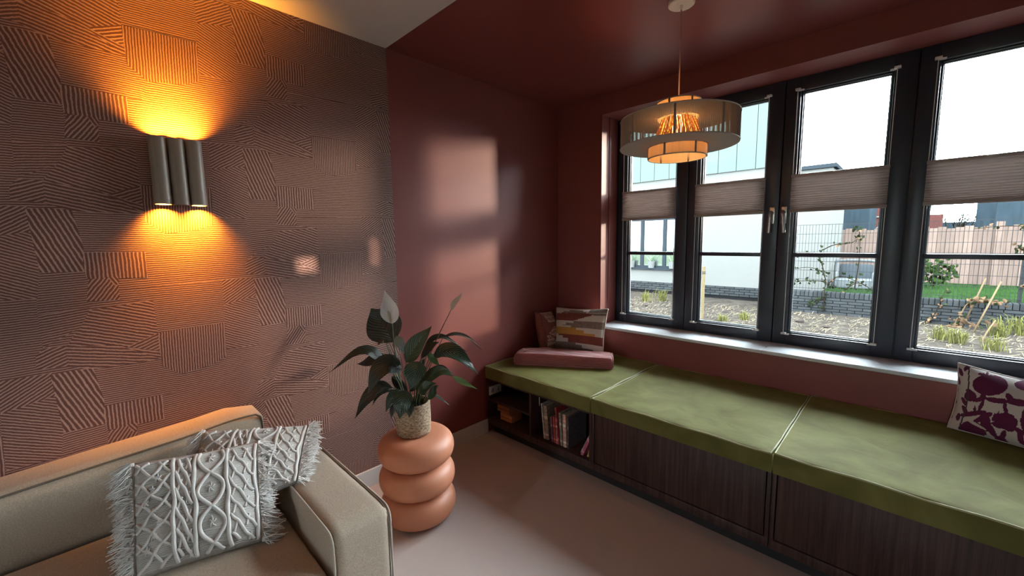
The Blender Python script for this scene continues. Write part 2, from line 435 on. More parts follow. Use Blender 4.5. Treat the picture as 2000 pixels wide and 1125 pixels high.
# ================================================================== windows
SEAMS = [.45, 1.041, 1.633, 2.235, 2.832, 3.43, 4.04]
FY, FB, FT = .24, .762, 2.455
bf = MB(); ring(bf, OX, OXR, OB+.024, OZ, .02, .02, .001, .001, FY+.012, .33)
for q in SEAMS[1:-1]: bf.box((q-.02, FY+.03, OB+.024), (q+.02, FY+.09, OZ))
struct(bf.build('trim_2', m_seal))
for i in range(6):
    x0, x1 = SEAMS[i]+.0025, SEAMS[i+1]-.0025
    wn = struct_empty('window_%d' % (i+1), ((x0+x1)/2, FY+.04, FB))
    L = (.0885, .085, .079, .0775, .078, .078)[i]; R = (.0885, .086, .0945, .09, .09, .09)[i]; B, T = .0735, .081
    ring(MB(), x0, x1, FB+.002, FT-.002, L, R, B, T, FY, FY+.075).build('sash_frame', m_frame, wn, smooth='auto', bevel=.004)
    a0, a1, c0, c1 = x0+L, x1-R, FB+B, FT-T
    ring(MB(), a0, a1, c0, c1, .010, .010, .010, .010, FY+.022, FY+.06).build('glazing_bead', m_frame, wn, smooth='auto', bevel=.002)
    ring(MB(), a0+.010, a1-.010, c0+.010, c1-.010, .005, .005, .005, .005, FY+.040, FY+.058).build('glass_seal', m_bead, wn)
    box('glass_pane', (a0+.012, FY+.046, c0+.012), (a1-.012, FY+.050, c1-.012), m_glass, wn)
    box('glazing_bar', (a0+.002, FY+.012, 1.343), (a1-.002, FY+.044, 1.370), m_frame, wn, bevel=.003)
# the two levers by the middle seam
def handle(x, tilt, win):
    h = box('window_handle', (x-.017, FY-.012, 1.560), (x+.017, FY-.0005, 1.668), m_steel, win, bevel=.004, seg=3)
    MB().tube([(x, FY-.012, 1.630), (x, FY-.045, 1.630)], .010, 12).build('neck', m_steel, h, smooth='auto')
    pts = catmull([(x, FY-.040, 1.638), (x-.001, FY-.052, 1.620), (x+.3*tilt, FY-.054, 1.590), (x+tilt, FY-.054, 1.500)], 6)
    MB().tube(pts, .0105, 12).build('lever', m_steel, h, smooth='auto')
handle(1.597, -.004, bpy.data.objects['window_2'])
handle(1.664, .012, bpy.data.objects['window_3'])

# window sill in two slabs
sl = struct_empty('trim_3', (1.6, .1, OB))
box('sill_slab', (OX+.001, -.02, OB+.001), (1.6355, FY+.09, FB), m_sill, sl, bevel=.003)
box('sill_slab', (1.6375, -.02, OB+.001), (OXR-.001, FY+.09, FB), m_sill, sl, bevel=.003)

# ------------------------------------------------------------------ blinds
BL = ['leftmost pleated taupe blind behind the pendant lamp', 'pleated taupe blind on the second window, left of the levers',
      'pleated taupe blind on the third window, right of the levers', 'rightmost pleated taupe blind at the photo edge']
for i in range(4):
    x0 = SEAMS[i]+.062; x1 = SEAMS[i+1]-.080; zb, zt = 1.627, 1.862
    t = thing('pleated_blind', BL[i], 'blind', ((x0+x1)/2, FY-.02, zb), 'pleated window blinds')
    ya, yb = FY-.036, FY-.006
    box('top_rail', (x0, ya+.002, zt-.018), (x1, yb-.002, zt), m_blindrail, t, bevel=.003)
    box('bottom_rail', (x0, ya+.002, zb), (x1, yb-.002, zb+.020), m_blindrail, t, bevel=.003)
    # honeycomb pleats, packed tight below and looser above
    zs = []; n = 15
    for k in range(2*n+1):
        q = k/(2*n); zs.append(zb+.020+(zt-.018-zb-.020)*(q**1.25))
    vv = []; ff = []
    for k, z in enumerate(zs):
        d = ya+.004 if k % 2 else ya+.011
        d2 = yb-.004 if k % 2 else yb-.011
        vv += [(x0+.002, d, z), (x1-.002, d, z), (x1-.002, d2, z), (x0+.002, d2, z)]
    for k in range(len(zs)-1):
        a = 4*k; b = a+4
        ff += [(a, a+1, b+1, b), (a+1, a+2, b+2, b+1), (a+2, a+3, b+3, b+2), (a+3, a, b, b+3)]
    MB().add(vv, ff).build('pleated_fabric', m_blind, t)
    for xc, sgn in ((x0+.006, 1), (x1-.006, -1)):
        MB().tube([(xc, FY-.021, .845), (xc, FY-.021, zb)], .0021, 6).build('tension_cord', m_cord, t)
        MB().tube([(xc, FY-.021, zt), (xc, FY-.021, 2.375)], .0021, 6).build('tension_cord', m_cord, t)
        for z in (.834, 2.372):
            c = MB(); c.box((xc-.014, FY-.027, z), (xc+.014, FY-.0005, z+.012)); c.box((min(xc, xc+sgn*.03), FY-.010, z-.004), (max(xc, xc+sgn*.03), FY-.0005, z+.006))
            c.build('cord_clip', m_clip, t, bevel=.002)
    box('pull_tab', ((x0+x1)/2-.02, ya-.006, zt-.008), ((x0+x1)/2+.02, ya+.003, zt-.003), m_clip, t, bevel=.001)
    box('pull_tab', ((x0+x1)/2-.02, ya-.006, zb+.006), ((x0+x1)/2+.02, ya+.003, zb+.010), m_blindrail, t, bevel=.001)

# ================================================================== window bench
DB, ZB, ZC, S1, S2, S3 = .914, .537, .4387, .9557, 1.8994, 2.845
YF = -.902
pl = tag(box('bench_plinth', (.03, -.855, .0), (S3, -.80, .0725), m_black), 'dark recessed plinth under the window bench, along the floor', 'plinth')
u1 = thing('open_shelf_unit', 'open dark wooden shelf unit with books at the left bench end', 'cabinet', (.48, -.5, .073))
box('side_panel', (.004, YF, .118), (.022, -.02, ZC), m_wood, u1, bevel=.001)
box('side_panel', (.938, YF, .118), (.955, -.02, ZC), m_wood, u1, bevel=.001)
box('divider', (.447, YF, .118), (.465, -.50, ZC-.018), m_wood, u1, bevel=.001)
box('shelf_board', (.022, YF+.004, .259), (.447, -.50, .277), m_wood, u1, bevel=.001)
box('bottom_board', (.004, YF, .073), (.955, -.02, .118), m_wood, u1, bevel=.001)
box('top_board', (.022, YF, ZC-.018), (.938, -.02, ZC-.001), m_wood, u1, bevel=.001)
box('back_board', (.022, -.50, .118), (.938, -.485, ZC-.018), m_black, u1)
for i, (a, b) in enumerate(((S1, S2), (S2, S3))):
    u = thing('bench_cabinet', ('dark wooden bench cabinet with plain front, right of the book shelf', 'dark wooden bench cabinet under the rightmost green cushion')[i], 'cabinet', ((a+b)/2, -.5, .073), 'closed bench cabinets')
    box('side_panel', (a+.0015, YF, .118), (a+.018, -.02, ZC), m_wood, u, bevel=.001)
    box('side_panel', (b-.018, YF, .118), (b-.0015, -.02, ZC), m_wood, u, bevel=.001)
    box('bottom_board', (a+.0015, YF, .073), (b-.0015, -.02, .118), m_wood, u, bevel=.001)
    box('top_board', (a+.018, YF+.02, ZC-.018), (b-.018, -.02, ZC-.001), m_wood, u, bevel=.001)
    box('back_board', (a+.018, -.05, .118), (b-.018, -.035, ZC-.018), m_black, u)
    box('front_panel', (a+.023, YF+.001, .124), (b-.023, YF+.02, ZC-.004), m_wood, u, bevel=.001)

def rounded_slab(x0, x1, y0, y1, z0, z1, r, puff, nx=28, ny=28, seed=0):
    """cushion: flat base, softly puffed & wrinkled top, rounded edges"""
    rg = random.Random(seed); ph = [rg.random()*6.28 for _ in range(6)]
    m = MB(); xs = [x0+r*(1-math.cos(PI/2*k/4)) for k in range(4)]+[x0+r+(x1-x0-2*r)*k/nx for k in range(nx+1)]+[x1-r*(1-math.cos(PI/2*(3-k)/4)) for k in range(4)]
    ys = [y0+r*(1-math.cos(PI/2*k/4)) for k in range(4)]+[y0+r+(y1-y0-2*r)*k/ny for k in range(ny+1)]+[y1-r*(1-math.cos(PI/2*(3-k)/4)) for k in range(4)]
    def edge(v, a, b):
        d = min(v-a, b-v)
        if d >= r: return 0
        return r-math.sqrt(max(0, r*r-(r-d)**2))
    vs_ = []
    for y in ys:
        for x in xs:
            u, v = (x-x0)/(x1-x0), (y-y0)/(y1-y0)
            p = puff*(1-abs(2*u-1)**4)*(1-abs(2*v-1)**4)
            wr = .0022*math.sin(9*u+5*v+ph[0])*math.sin(7*v-3*u+ph[1])+.0012*math.sin(23*u-14*v+ph[2])*math.sin(17*v+9*u+ph[3])
            vs_.append((x, y, z1-max(edge(x, x0, x1), edge(y, y0, y1))+p+wr*(1-abs(2*u-1)**6)*(1-abs(2*v-1)**6)))
    nX, nY = len(xs), len(ys); fs = []
    for j in range(nY-1):
        for i in range(nX-1): fs.append((j*nX+i, j*nX+i+1, (j+1)*nX+i+1, (j+1)*nX+i))
    o = len(vs_); border = [i for i in range(nX)]+[(j*nX+nX-1) for j in range(1, nY)]+[(nY-1)*nX+i for i in range(nX-2, -1, -1)]+[j*nX for j in range(nY-2, 0, -1)]
    low = []
    for b in border: low.append(o+len(low)); vs_.append((vs_[b][0], vs_[b][1], z0))
    nB = len(border)
    for k in range(nB): fs.append((border[k], low[k], low[(k+1) % nB], border[(k+1) % nB]))
    fs.append(tuple(low))
    return m.add(vs_, fs)
CL = ['olive velvet bench cushion nearest the corner, under the folded red blanket', 'middle olive velvet bench cushion with nothing on it', 'olive velvet bench cushion under the purple patterned pillow']
for i, (a, b) in enumerate(((.004, S1), (S1, S2), (S2, S3))):
    a += .003; b -= .003
    c = thing('bench_cushion', CL[i], 'cushion', ((a+b)/2, -DB/2, ZC), 'bench seat cushions')
    dz = (.0, -.004, .0)[i]
    vc_ = rounded_slab(a, b, -DB, -.004, ZC, ZB-.004+dz, .012, .006, seed=i).build('velvet_cover', m_velvet, c, smooth='auto')
    z = ZB-.004+dz-.004; e = .0035
    pts = []
    for (p, q) in (((a+e, -DB+e), (b-e, -DB+e)), ((b-e, -DB+e), (b-e, -.008)), ((b-e, -.008), (a+e, -.008)), ((a+e, -.008), (a+e, -DB+e))):
        for k in range(14):
            t_ = k/14; pts.append((p[0]+(q[0]-p[0])*t_, p[1]+(q[1]-p[1])*t_, z+.0025*math.sin(k*1.3+i)))
    MB().tube(pts, .0042, 6, closed=True).build('piping', m_velpipe, vc_, smooth=True)

# ------------------------------------------------------------------ soft pillow helper
class Pillow:
    """pillow through four corners (bl, br, tr, tl); front side faces n"""
    def __init__(s, bl, br, tr, tl, th, pinch=.05, power=2.6):
        s.c = [Vector(p) for p in (bl, br, tr, tl)]; s.th = th; s.pinch = pinch; s.pw = power
        n = (s.c[1]-s.c[0]).cross(s.c[3]-s.c[0]); s.n = n.normalized()
    def base(s, u, v):
        # concave outline: sides pulled towards the middle between corners
        uu, vv = 2*u-1, 2*v-1
        u2 = .5+.5*uu*(1-s.pinch*(1-vv*vv)); v2 = .5+.5*vv*(1-s.pinch*(1-uu*uu))
        a = s.c[0].lerp(s.c[1], u2); b = s.c[3].lerp(s.c[2], u2); return a.lerp(b, v2)
    def h(s, u, v):
        uu, vv = abs(2*u-1), abs(2*v-1)
        return s.th*(max(0, 1-uu**s.pw)*max(0, 1-vv**s.pw))**.62
    def at(s, u, v, off=0, side=1):
        return s.base(u, v)+s.n*(side*(s.h(u, v)+off))
    def mesh(s, nu=40, nv=40, fn=None, wr=0, seed=0):
        m = MB(); rg = random.Random(seed); ph = [rg.random()*6.28 for _ in range(4)]
        for side in (1, -1):
            vs_ = []; fs = []; mi = []
            for j in range(nv+1):
                for i in range(nu+1):
                    u, v = i/nu, j/nv
                    k = wr*math.sin(7*u+4*v+ph[0])*math.sin(9*v-5*u+ph[1])*min(1, 6*min(u, 1-u, v, 1-v)) if wr else 0
                    vs_.append(s.at(u, v, k, side))
            for j in range(nv):
                for i in range(nu):
                    q = (j*(nu+1)+i, j*(nu+1)+i+1, (j+1)*(nu+1)+i+1, (j+1)*(nu+1)+i)
                    fs.append(q if side > 0 else q[::-1]); mi.append(fn((i+.5)/nu, (j+.5)/nv, side) if fn else 0)
            o = len(m.v); m.v += [tuple(p) for p in vs_]; m.f += [tuple(a+o for a in q) for q in fs]; m.mi += mi
        return m
def pillow_obj(p, name, mats, parent, nu=40, nv=40, fn=None, wr=0, seed=0):
    m = p.mesh(nu, nv, fn, wr, seed)
    me = bpy.data.meshes.new(name); me.from_pydata(m.v, [], m.f); me.update()
    if fn: me.polygons.foreach_set('material_index', m.mi)
    bm = bmesh.new(); bm.from_mesh(me); bmesh.ops.remove_doubles(bm, verts=bm.verts, dist=.0004); bmesh.ops.recalc_face_normals(bm, faces=bm.faces); bm.to_mesh(me); bm.free()
    me.polygons.foreach_set('use_smooth', [True]*len(me.polygons))
    return link(name, me, mats, parent)

# kilim pillow (stepped wool bands)
kc = [mat('cream_wool', (.60, .53, .47), .95, bump=(420, .5, .002)), mat('rust_wool', (.20, .050, .038), .95, bump=(420, .5, .002), var=(30, .1)),
      mat('taupe_wool', (.22, .165, .14), .95, var=(60, .25), bump=(420, .5, .002)), mat('mustard_wool', (.47, .24, .055), .95, bump=(420, .5, .002)),
      mat('tan_wool', (.42, .24, .14), .95, bump=(420, .5, .002))]
def kilim(u, v, side):
    if side < 0: return 0
    y = 1-v; u = math.floor(u*26)/26
    def between(a, b): return a <= y < b
    if y < .10: return 2 if (.18 < u < .62 and y > .06) or (u > .66 and y < .09) or (.3 < u < .55 and y > .03) else 0
    if between(.10, .125): return 2 if u > .7 or .2 < u < .3 else (1 if .15 < u < .7 else 0)
    if between(.125, .30):
        lim = .82-(y-.125)*2.3
        return 1 if u < lim else (2 if y < .16 and u > .78 else 0)
    if between(.30, .45):
        st = .46-(.06 if y > .40 else 0)-(.18 if .345 < y < .41 else 0)
        return 2 if u > st else 0
    if between(.45, .62):
        lim = .52 if y < .50 else (.68 if y < .565 else .86)
        return 3 if u < lim else 0
    if between(.62, .79):
        st = .12 if y < .66 else (.24 if y < .70 else .38)
        return 1 if u > st else 0
    if between(.79, .95):
        lim = .52 if y < .83 else (.64 if y < .90 else .82)
        return 2 if u < lim else 0
    return 4 if u > .5 else 0
kp = thing('kilim_pillow', 'square kilim pillow with cream, rust, mustard and taupe stepped bands', 'pillow', (.36, -.2, ZB))
P_k = Pillow((.135, -.262, .545), (.600, -.200, .560), (.578, -.100, .925), (.112, -.165, .895), .085, .065)
pillow_obj(P_k, 'woven_cover', kc, kp, 78, 78, kilim)
cb = MB()
for k in range(4):
    a = [(0, 0), (1, 0), (1, 1), (0, 1)][k]; b = [(1, 0), (1, 1), (0, 1), (0, 0)][k]
    cb.tube([P_k.base(a[0]+(b[0]-a[0])*t/12, a[1]+(b[1]-a[1])*t/12) for t in range(13)], .004, 6)
cb.build('edge_seam', kc[0], kp, smooth=True)

# rust woven pillow, turned along the left wall
rp = thing('rust_woven_pillow', 'rust pillow with beige woven triangles, tucked in the corner', 'pillow', (.08, -.3, ZB))
rc = [mat('rust_cotton', (.21, .058, .042), .95, bump=(380, .6, .002), var=(50, .2)), mat('beige_knotted_stitches', (.55, .38, .28), .95, bump=(300, .8, .003))]
def rust(u, v, side):
    if side < 0: return 0
    y = 1-v
    z = abs(((y*2.2) % 1)-.5)*2
    tri = (u > .18 and u < .82) and ((y < .28 and u > .2+.5*y) or (.40 < y < .66 and u > .25+abs(y-.55)*2.2) or (.60 < y and u < .2+(y-.55)*2.0) or y > .80)
    if not tri: return 0
    return 1 if (int(u*22)+int(y*26)) % 2 == 0 or int(y*26) % 3 == 0 else 0
P_r = Pillow((.150, -.415, .545), (.150, -.185, .545), (.070, -.175, .865), (.070, -.405, .885), .070, .06)
pillow_obj(P_r, 'woven_cover', rc, rp, 52, 60, rust)
for k in range(16):
    v = .06+.055*k
    pts = [P_r.at(.10+.03*math.sin(k+q), v+.012*math.sin(q*2.2+k), .003) for q in [.4*x for x in range(4)]]
    MB().tube(pts, .006, 6).build('loop_tuft', rc[0], rp, smooth=True)

# folded blanket
def blanket():
    t = thing('folded_blanket', 'dusty red ribbed blanket folded on the bench in front of the pillows', 'blanket', (.45, -.5, ZB))
    m_bl = mat('dusty_red_velour', (.34, .105, .105), .8, sheen=.5, bump=(260, .3, .002), var=(14, .08))
    a = Vector((.17, -.765, ZB)); b = Vector((.785, -.375, ZB)); d = (b-a); L = d.length; d.normalize()
    nrm = Vector((-d.y, d.x, 0)); W = .235
    # cross section in (w, z): a fold with a bulging ribbed front
    def section(s):
        sag = .004*math.sin(9*s)+.003*math.sin(23*s+1); hgt = .088+.006*math.sin(4*s+.5)-(.012 if s < .04 else 0)
        pts = []
        N = 30
        for k in range(N+1):   # front: bottom to top, ribs
            q = k/N; rib = .0036*math.cos(q*2*PI*7)
            w_ = .004-.014*math.sin(q*PI)-rib
            pts.append((w_+sag*.5, .001+q*(hgt-.014)))
        for k in range(1, 10):
            th = PI/2*k/9; pts.append((.004+.014*(1-math.cos(th))+sag*.5, hgt-.014+.014*math.sin(th)))
        for k in range(1, 22):
            q = k/21; pts.append((.018+(W-.04)*q, hgt+sag*math.sin(q*5+9*s)+.003*math.sin(q*17+12*s)-.012*q*q))
        for k in range(1, 7):
            th = PI/2*k/6; pts.append((W-.022+.022*math.sin(th), hgt-.012-.022+.022*math.cos(th)))
        pts.append((W-.004, .001))
        return pts
    m = MB(); secs = []
    NS = 90
    for i in range(NS+1):
        s = i/NS; c = a+d*(L*s)
        e = min(s, 1-s)*L; k = 1 if e > .02 else (.55+.45*math.sqrt(max(0, 1-(1-e/.02)**2)))
        sec = section(s); zc = .045
        secs.append([c+nrm*(W/2+(w_-W/2)*(.96+.04*k))+Vector((0, 0, zc+(z-zc)*k if z > .002 else z+(1-k)*.01)) for w_, z in sec])
    n = len(secs[0]); vs_ = [p for s_ in secs for p in s_]; fs = []
    for i in range(NS):
        for j in range(n):
            j2 = (j+1) % n; fs.append((i*n+j, i*n+j2, (i+1)*n+j2, (i+1)*n+j))
    fs.append(tuple(range(n))); fs.append(tuple((NS)*n+j for j in range(n))[::-1])
    m.add(vs_, fs).build('blanket_fold', m_bl, t, smooth='auto')
    # folded layer edges at the right end and the turned-up corner at the left
    for k in range(3):
        z = ZB+.020+.022*k; q = a+d*(L+.001)
        MB().tube([q+nrm*(.012)+Vector((0, 0, z-ZB)), q+nrm*(.1)+Vector((0, 0, z-ZB+.004)), q+nrm*(.21)+Vector((0, 0, z-ZB-.003))], .0085, 8).build('fold_edge', m_bl, t, smooth=True)
    cpt = a+d*.03
    MB().add([cpt+nrm*.03+Vector((0, 0, .084)), cpt+nrm*.16+Vector((0, 0, .080)), cpt+nrm*.12+d*.09+Vector((0, 0, .088)), cpt+nrm*.04+d*.05+Vector((0, 0, .104)), cpt+nrm*.10+d*.02+Vector((0, 0, .106))],
             [(0, 3, 4), (0, 4, 1), (1, 4, 2), (3, 2, 4), (0, 1, 2), (0, 2, 3)]).build('turned_corner', m_bl, t)
blanket()

# purple suzani pillow
m_cr = mat('cream_linen_print', (.62, .56, .53), .9, bump=(500, .3, .001)); m_pu = mat('plum_print', (.115, .010, .055), .9, bump=(500, .3, .001))
m_ln = mat('dark_print_line', (.06, .05, .05), .9)
ELL = [(380,600,70,22,-.5),(520,560,18,60,.5),(700,700,60,22,.6),(330,820,60,30,.3),(460,880,60,22,.35),(640,400,26,50,-.5),(740,560,20,60,.2),(720,820,60,24,.7),(560,740,22,50,.5),(420,380,24,46,.7),(640,960,70,24,.4),(820,980,80,30,.4),(780,480,26,40,.6),(1000,560,30,60,.3),(1040,700,40,70,.1),(475,280,148,96,.1),(300,378,62,50,.1),(300,735,122,118,0),(600,612,92,78,.1),(880,625,170,175,.1),(765,290,100,48,.25),(520,805,52,52,0),(650,870,70,42,.3),
       (600,470,16,70,0),(540,420,95,26,.15),(700,440,90,32,.2),(430,640,45,80,.2),(880,420,40,60,.4),(830,830,110,40,.5),(470,700,30,70,-.3),(690,760,25,60,.1),(520,650,45,22,.6),
       (240,430,20,52,-.6),(250,520,22,62,-.5),(320,545,130,24,-.15),(390,410,70,20,-.25),(400,470,18,60,.5),(440,560,60,26,-.3),(340,500,14,45,-.2),(180,580,22,40,.2),(760,900,90,26,.4),(930,760,50,30,.2),
       (420,180,46,14,.3),(450,178,12,24,0),(286,325,30,14,.1),(285,318,8,16,0),(620,690,34,16,.1),(610,530,14,40,0),(400,650,16,50,.1),(560,900,40,16,.3),(980,880,70,40,.2),(850,330,50,22,.5),
       (215,150,22,42,-.4),(270,118,16,30,.5),(180,225,20,44,-.3),(155,300,12,34,-.2),(140,420,10,30,0),(105,560,10,36,0),(960,480,60,60,.2),(1050,420,70,80,.3),(1150,640,90,110,.2),(1100,850,80,60,.1),(1180,480,60,40,.2),(1250,800,80,70,.1),(1320,600,70,110,0),(1270,450,70,40,.3)]
CUT = [(560,385,50,16,.1),(745,365,60,14,-.05),(330,640,120,14,.55),(700,540,26,50,.4),(620,760,26,40,.2),(845,790,16,40,.8),(530,500,24,42,.2),(820,430,26,52,.3),(330,470,10,44,.4),(650,830,60,8,.2),(880,930,22,90,-.4),(420,800,22,50,-.4),(780,250,60,8,.15)]
def suz(u, v, side):
    if side < 0: return 0
    # pattern plane measured in print units (x to the right, y down)
    X = 200+(u*1.05)*1160-(1-v)*120*(1-.4*u); Y = 65+u*1.05*390+(1-v)*(620-60*u)
    if abs(u-.105+.10*(v-.5)**2) < .006: return 2
    def ins(e):
        cx, cy, rx, ry, a = e; c, s = math.cos(a), math.sin(a); dx, dy = X-cx, Y-cy
        return ((dx*c+dy*s)/rx)**2+((-dx*s+dy*c)/ry)**2 < 1
    if any(ins(e) for e in CUT): return 0
    return 1 if any(ins(e) for e in ELL) else 0
pp = thing('suzani_pillow', 'cream pillow with plum pomegranate print at the right bench end', 'pillow', (2.7, -.2, ZB))
P_p = Pillow((2.455, -.105, .548), (2.93, -.29, .548), (2.94, -.12, .800), (2.470, -.055, .858), .080, .06)
pillow_obj(P_p, 'printed_cover', [m_cr, m_pu, m_ln], pp, 170, 110, suz)
MB().tube([P_p.base(t/12, 0) for t in range(13)]+[P_p.base(1, t/12) for t in range(1, 13)]+[P_p.base(1-t/12, 1) for t in range(1, 13)]+[P_p.base(0, 1-t/12) for t in range(1, 12)], .0035, 6, closed=True).build('edge_seam', m_cr, pp, smooth=True)

# ------------------------------------------------------------------ shelf contents
sk = thing('wall_socket', 'white double power socket in the upper left shelf compartment', 'socket', (.024, -.83, .33))
m_sock = mat('white_socket_plastic', (.62, .58, .57), .35); m_sockin = mat('grey_socket_recess', (.28, .24, .23), .5)
box('socket_plate', (.0225, -.894, .297), (.032, -.768, .363), m_sock, sk, bevel=.003)
for y in (-.862, -.80):
    rg_ = MB(); prof = [(.022, .0), (.022, .004), (.0185, .004), (.0175, .001)]
    vs_ = []
    rg_.lathe(prof, (0, 0), 24)
    rg_.v = [(.0318+p[2], y+p[0], .33+p[1]) for p in rg_.v]
    rg_.build('socket_ring', m_sock, sk, smooth='auto')
    d = MB(); d.lathe([(.0, .0), (.0175, .0)], (0, 0), 24); d.v = [(.0325+p[2], y+p[0], .33+p[1]) for p in d.v]; d.build('socket_well', m_sockin, sk)
m_ob = [mat('orange_wood_block', (.52, .20, .075), .6, var=(20, .15), stretch=(1, 1, 8)), mat('orange_wood_block_dark', (.45, .16, .06), .6, var=(20, .15))]
def slab(name, lab, a, b, m_, group):
    t = thing(name, lab, 'wood block', ((a[0]+b[0])/2, a[1], a[2]), group)
    box('block_body', a, b, m_, t, bevel=.002); z = (a[2]+b[2])/2
    box('groove', (a[0]+.002, a[1]-.0006, z-.0012), (b[0]-.002, a[1]+.002, z+.0012), m_black, t)
slab('wooden_box', 'lower orange wooden box in the bottom left compartment', (.105, -.855, .1185), (.228, -.74, .172), m_ob[0], 'orange boxes')
slab('wooden_box', 'upper orange wooden box stacked in the bottom left compartment', (.062, -.845, .1725), (.190, -.73, .222), m_ob[1], 'orange boxes')
BK = [  # x0, thickness, height, depth, tilt, cover colour, label
 (.548,.012,.245,.17,-.10,(.62,.56,.50),'thin white book at the left end of the row'),
 (.563,.034,.238,.18,-.085,(.30,.23,.16),'thick brown patterned book next to the thin white one'),
 (.617,.016,.175,.15,-.07,(.20,.09,.14),'short purple book in the middle of the row'),
 (.636,.018,.180,.15,-.06,(.42,.06,.05),'short red book in the middle of the row'),
 (.656,.016,.185,.15,-.05,(.46,.20,.18),'short pink book beside the tall red one'),
 (.672,.014,.252,.16,-.11,(.33,.035,.04),'tall thin red book in the row'),
 (.692,.020,.225,.17,-.07,(.25,.20,.15),'dark mottled book right of the tall red one'),
 (.716,.028,.222,.18,-.04,(.58,.36,.27),'salmon and white book near the right of the row'),
 (.748,.012,.215,.20,.0,(.10,.08,.09),'black patterned book at the right end of the row')]
m_page = mat('paper_pages', (.62, .56, .48), .9, bump=(500, .3, .001), stretch=(40, 1, 1))
def book(x, th, h, dp, tilt, col, lab, y=-.868, name='book'):
    t = thing(name, lab, 'book', (x, y, .1185), 'books in the bench shelf')
    mc = mat('book_cover_%s' % lab[:22].replace(' ', '_'), col, .45, var=(70, .45))
    cov = MB(); cov.box((0, 0, 0), (.0018, dp, h)); cov.box((th-.0018, 0, 0), (th, dp, h)); cov.box((0, 0, 0), (th, .002, h))
    o1 = cov.build('book_cover', mc, t); o2 = MB().box((.0019, .0022, .003), (th-.0019, dp-.004, h-.003)).build('page_block', m_page, t)
    mb_ = (mat('spine_band_%s' % lab[:16].replace(' ', '_'), tuple(min(.8, c*1.9+.06) for c in col), .5))
    o3 = MB().box((.001, -.0006, h*.62), (th-.001, .0004, h*.70)).build('spine_band', mb_, t)
    o4 = MB().box((.001, -.0006, h*.12), (th-.001, .0004, h*.18)).build('spine_band', mb_, t)
    for o in (o1, o2, o3, o4):
        o.matrix_parent_inverse = Matrix.Identity(4)
    t.rotation_euler = (0, tilt, 0)
for b in BK: book(*b)
book(.855, .018, .20, .16, .42, (.52, .13, .20), 'pink paperback leaning against the right cabinet side', -.872)
book(.838, .010, .19, .16, .45, (.45, .36, .36), 'pale thin book leaning behind the pink paperback', -.850)
book(.898, .014, .075, .12, .30, (.60, .28, .08), 'small orange booklet leaning in the shelf corner', -.866)
tag(MB().tube([(.505, -.862, ZC-.02), (.506, -.862, .385), (.507, -.862, .34)], .0025, 6).build('hanging_cable', m_clip), 'white cable hanging behind the first book in the shelf', 'cable')

# ================================================================== terracotta stool
AX, AY = .44, -1.80
st = thing('stacked_ring_stool', 'terracotta stool of three stacked round rings carrying the plant', 'stool', (AX, AY, 0))
for k in range(3):
    h = .155; zc = h*(k+.5); Ro = .20
    prof = []
    for i in range(33):
        th = -PI/2+PI*i/32
        prof.append((.112+(Ro-.112)*abs(math.cos(th))**.86, zc+(h*.5)*math.copysign(abs(math.sin(th))**.92, math.sin(th))))
    prof = [(.0, zc-h*.5)]+prof+[(.0, zc+h*.5)]
    MB().lathe(prof, (AX, AY), 72).build('stool_ring', m_terra, st, smooth=True)
ZT = .466
# ------------------------------------------------------------------ peace lily
pt = thing('potted_peace_lily', 'dark leaved peace lily in a woven straw pot on the terracotta stool', 'plant', (.43, -1.805, ZT))
def straw_mat():
    m = bpy.data.materials.new('woven_straw'); m.use_nodes = True; t = m.node_tree; n = t.nodes; b = n['Principled BSDF']
    tc = n.new('ShaderNodeTexCoord'); mp = n.new('ShaderNodeMapping'); mp.inputs['Scale'].default_value = (60, 60, 170)
    t.links.new(tc.outputs['Object'], mp.inputs[0]); no = n.new('ShaderNodeTexNoise'); no.inputs['Scale'].default_value = 1.4; no.inputs['Detail'].default_value = 3
    t.links.new(mp.outputs[0], no.inputs['Vector'])
    cr = n.new('ShaderNodeValToRGB'); cr.color_ramp.elements[0].position = .36; cr.color_ramp.elements[1].position = .62
    cr.color_ramp.elements[0].color = (.17, .10, .06, 1); cr.color_ramp.elements[1].color = (.50, .36, .235, 1)
    t.links.new(no.outputs[0], cr.inputs[0]); t.links.new(cr.outputs[0], b.inputs['Base Color']); b.inputs['Roughness'].default_value = .8
    bn = n.new('ShaderNodeBump'); bn.inputs['Strength'].default_value = .9; bn.inputs['Distance'].default_value = .004
    t.links.new(no.outputs[0], bn.inputs['Height']); t.links.new(bn.outputs[0], b.inputs['Normal']); return m
m_straw = straw_mat()
pc = (.43, -1.805); pot = MB(); prof = [(.0, ZT)]
for k in range(27):
    z = ZT+.004+.166*k/26; prof.append((.089+.0016*(k % 2)+.002*math.sin(k/26*PI), z))
prof += [(.083, ZT+.172), (.078, ZT+.168), (.078, ZT+.13)]
pot.lathe(prof, pc, 56).build('straw_pot', m_straw, pt, smooth=True)
MB().lathe([(.0, ZT+.142), (.04, ZT+.146), (.0785, ZT+.138)], pc, 24).build('potting_soil', m_soil, pt, smooth=True)
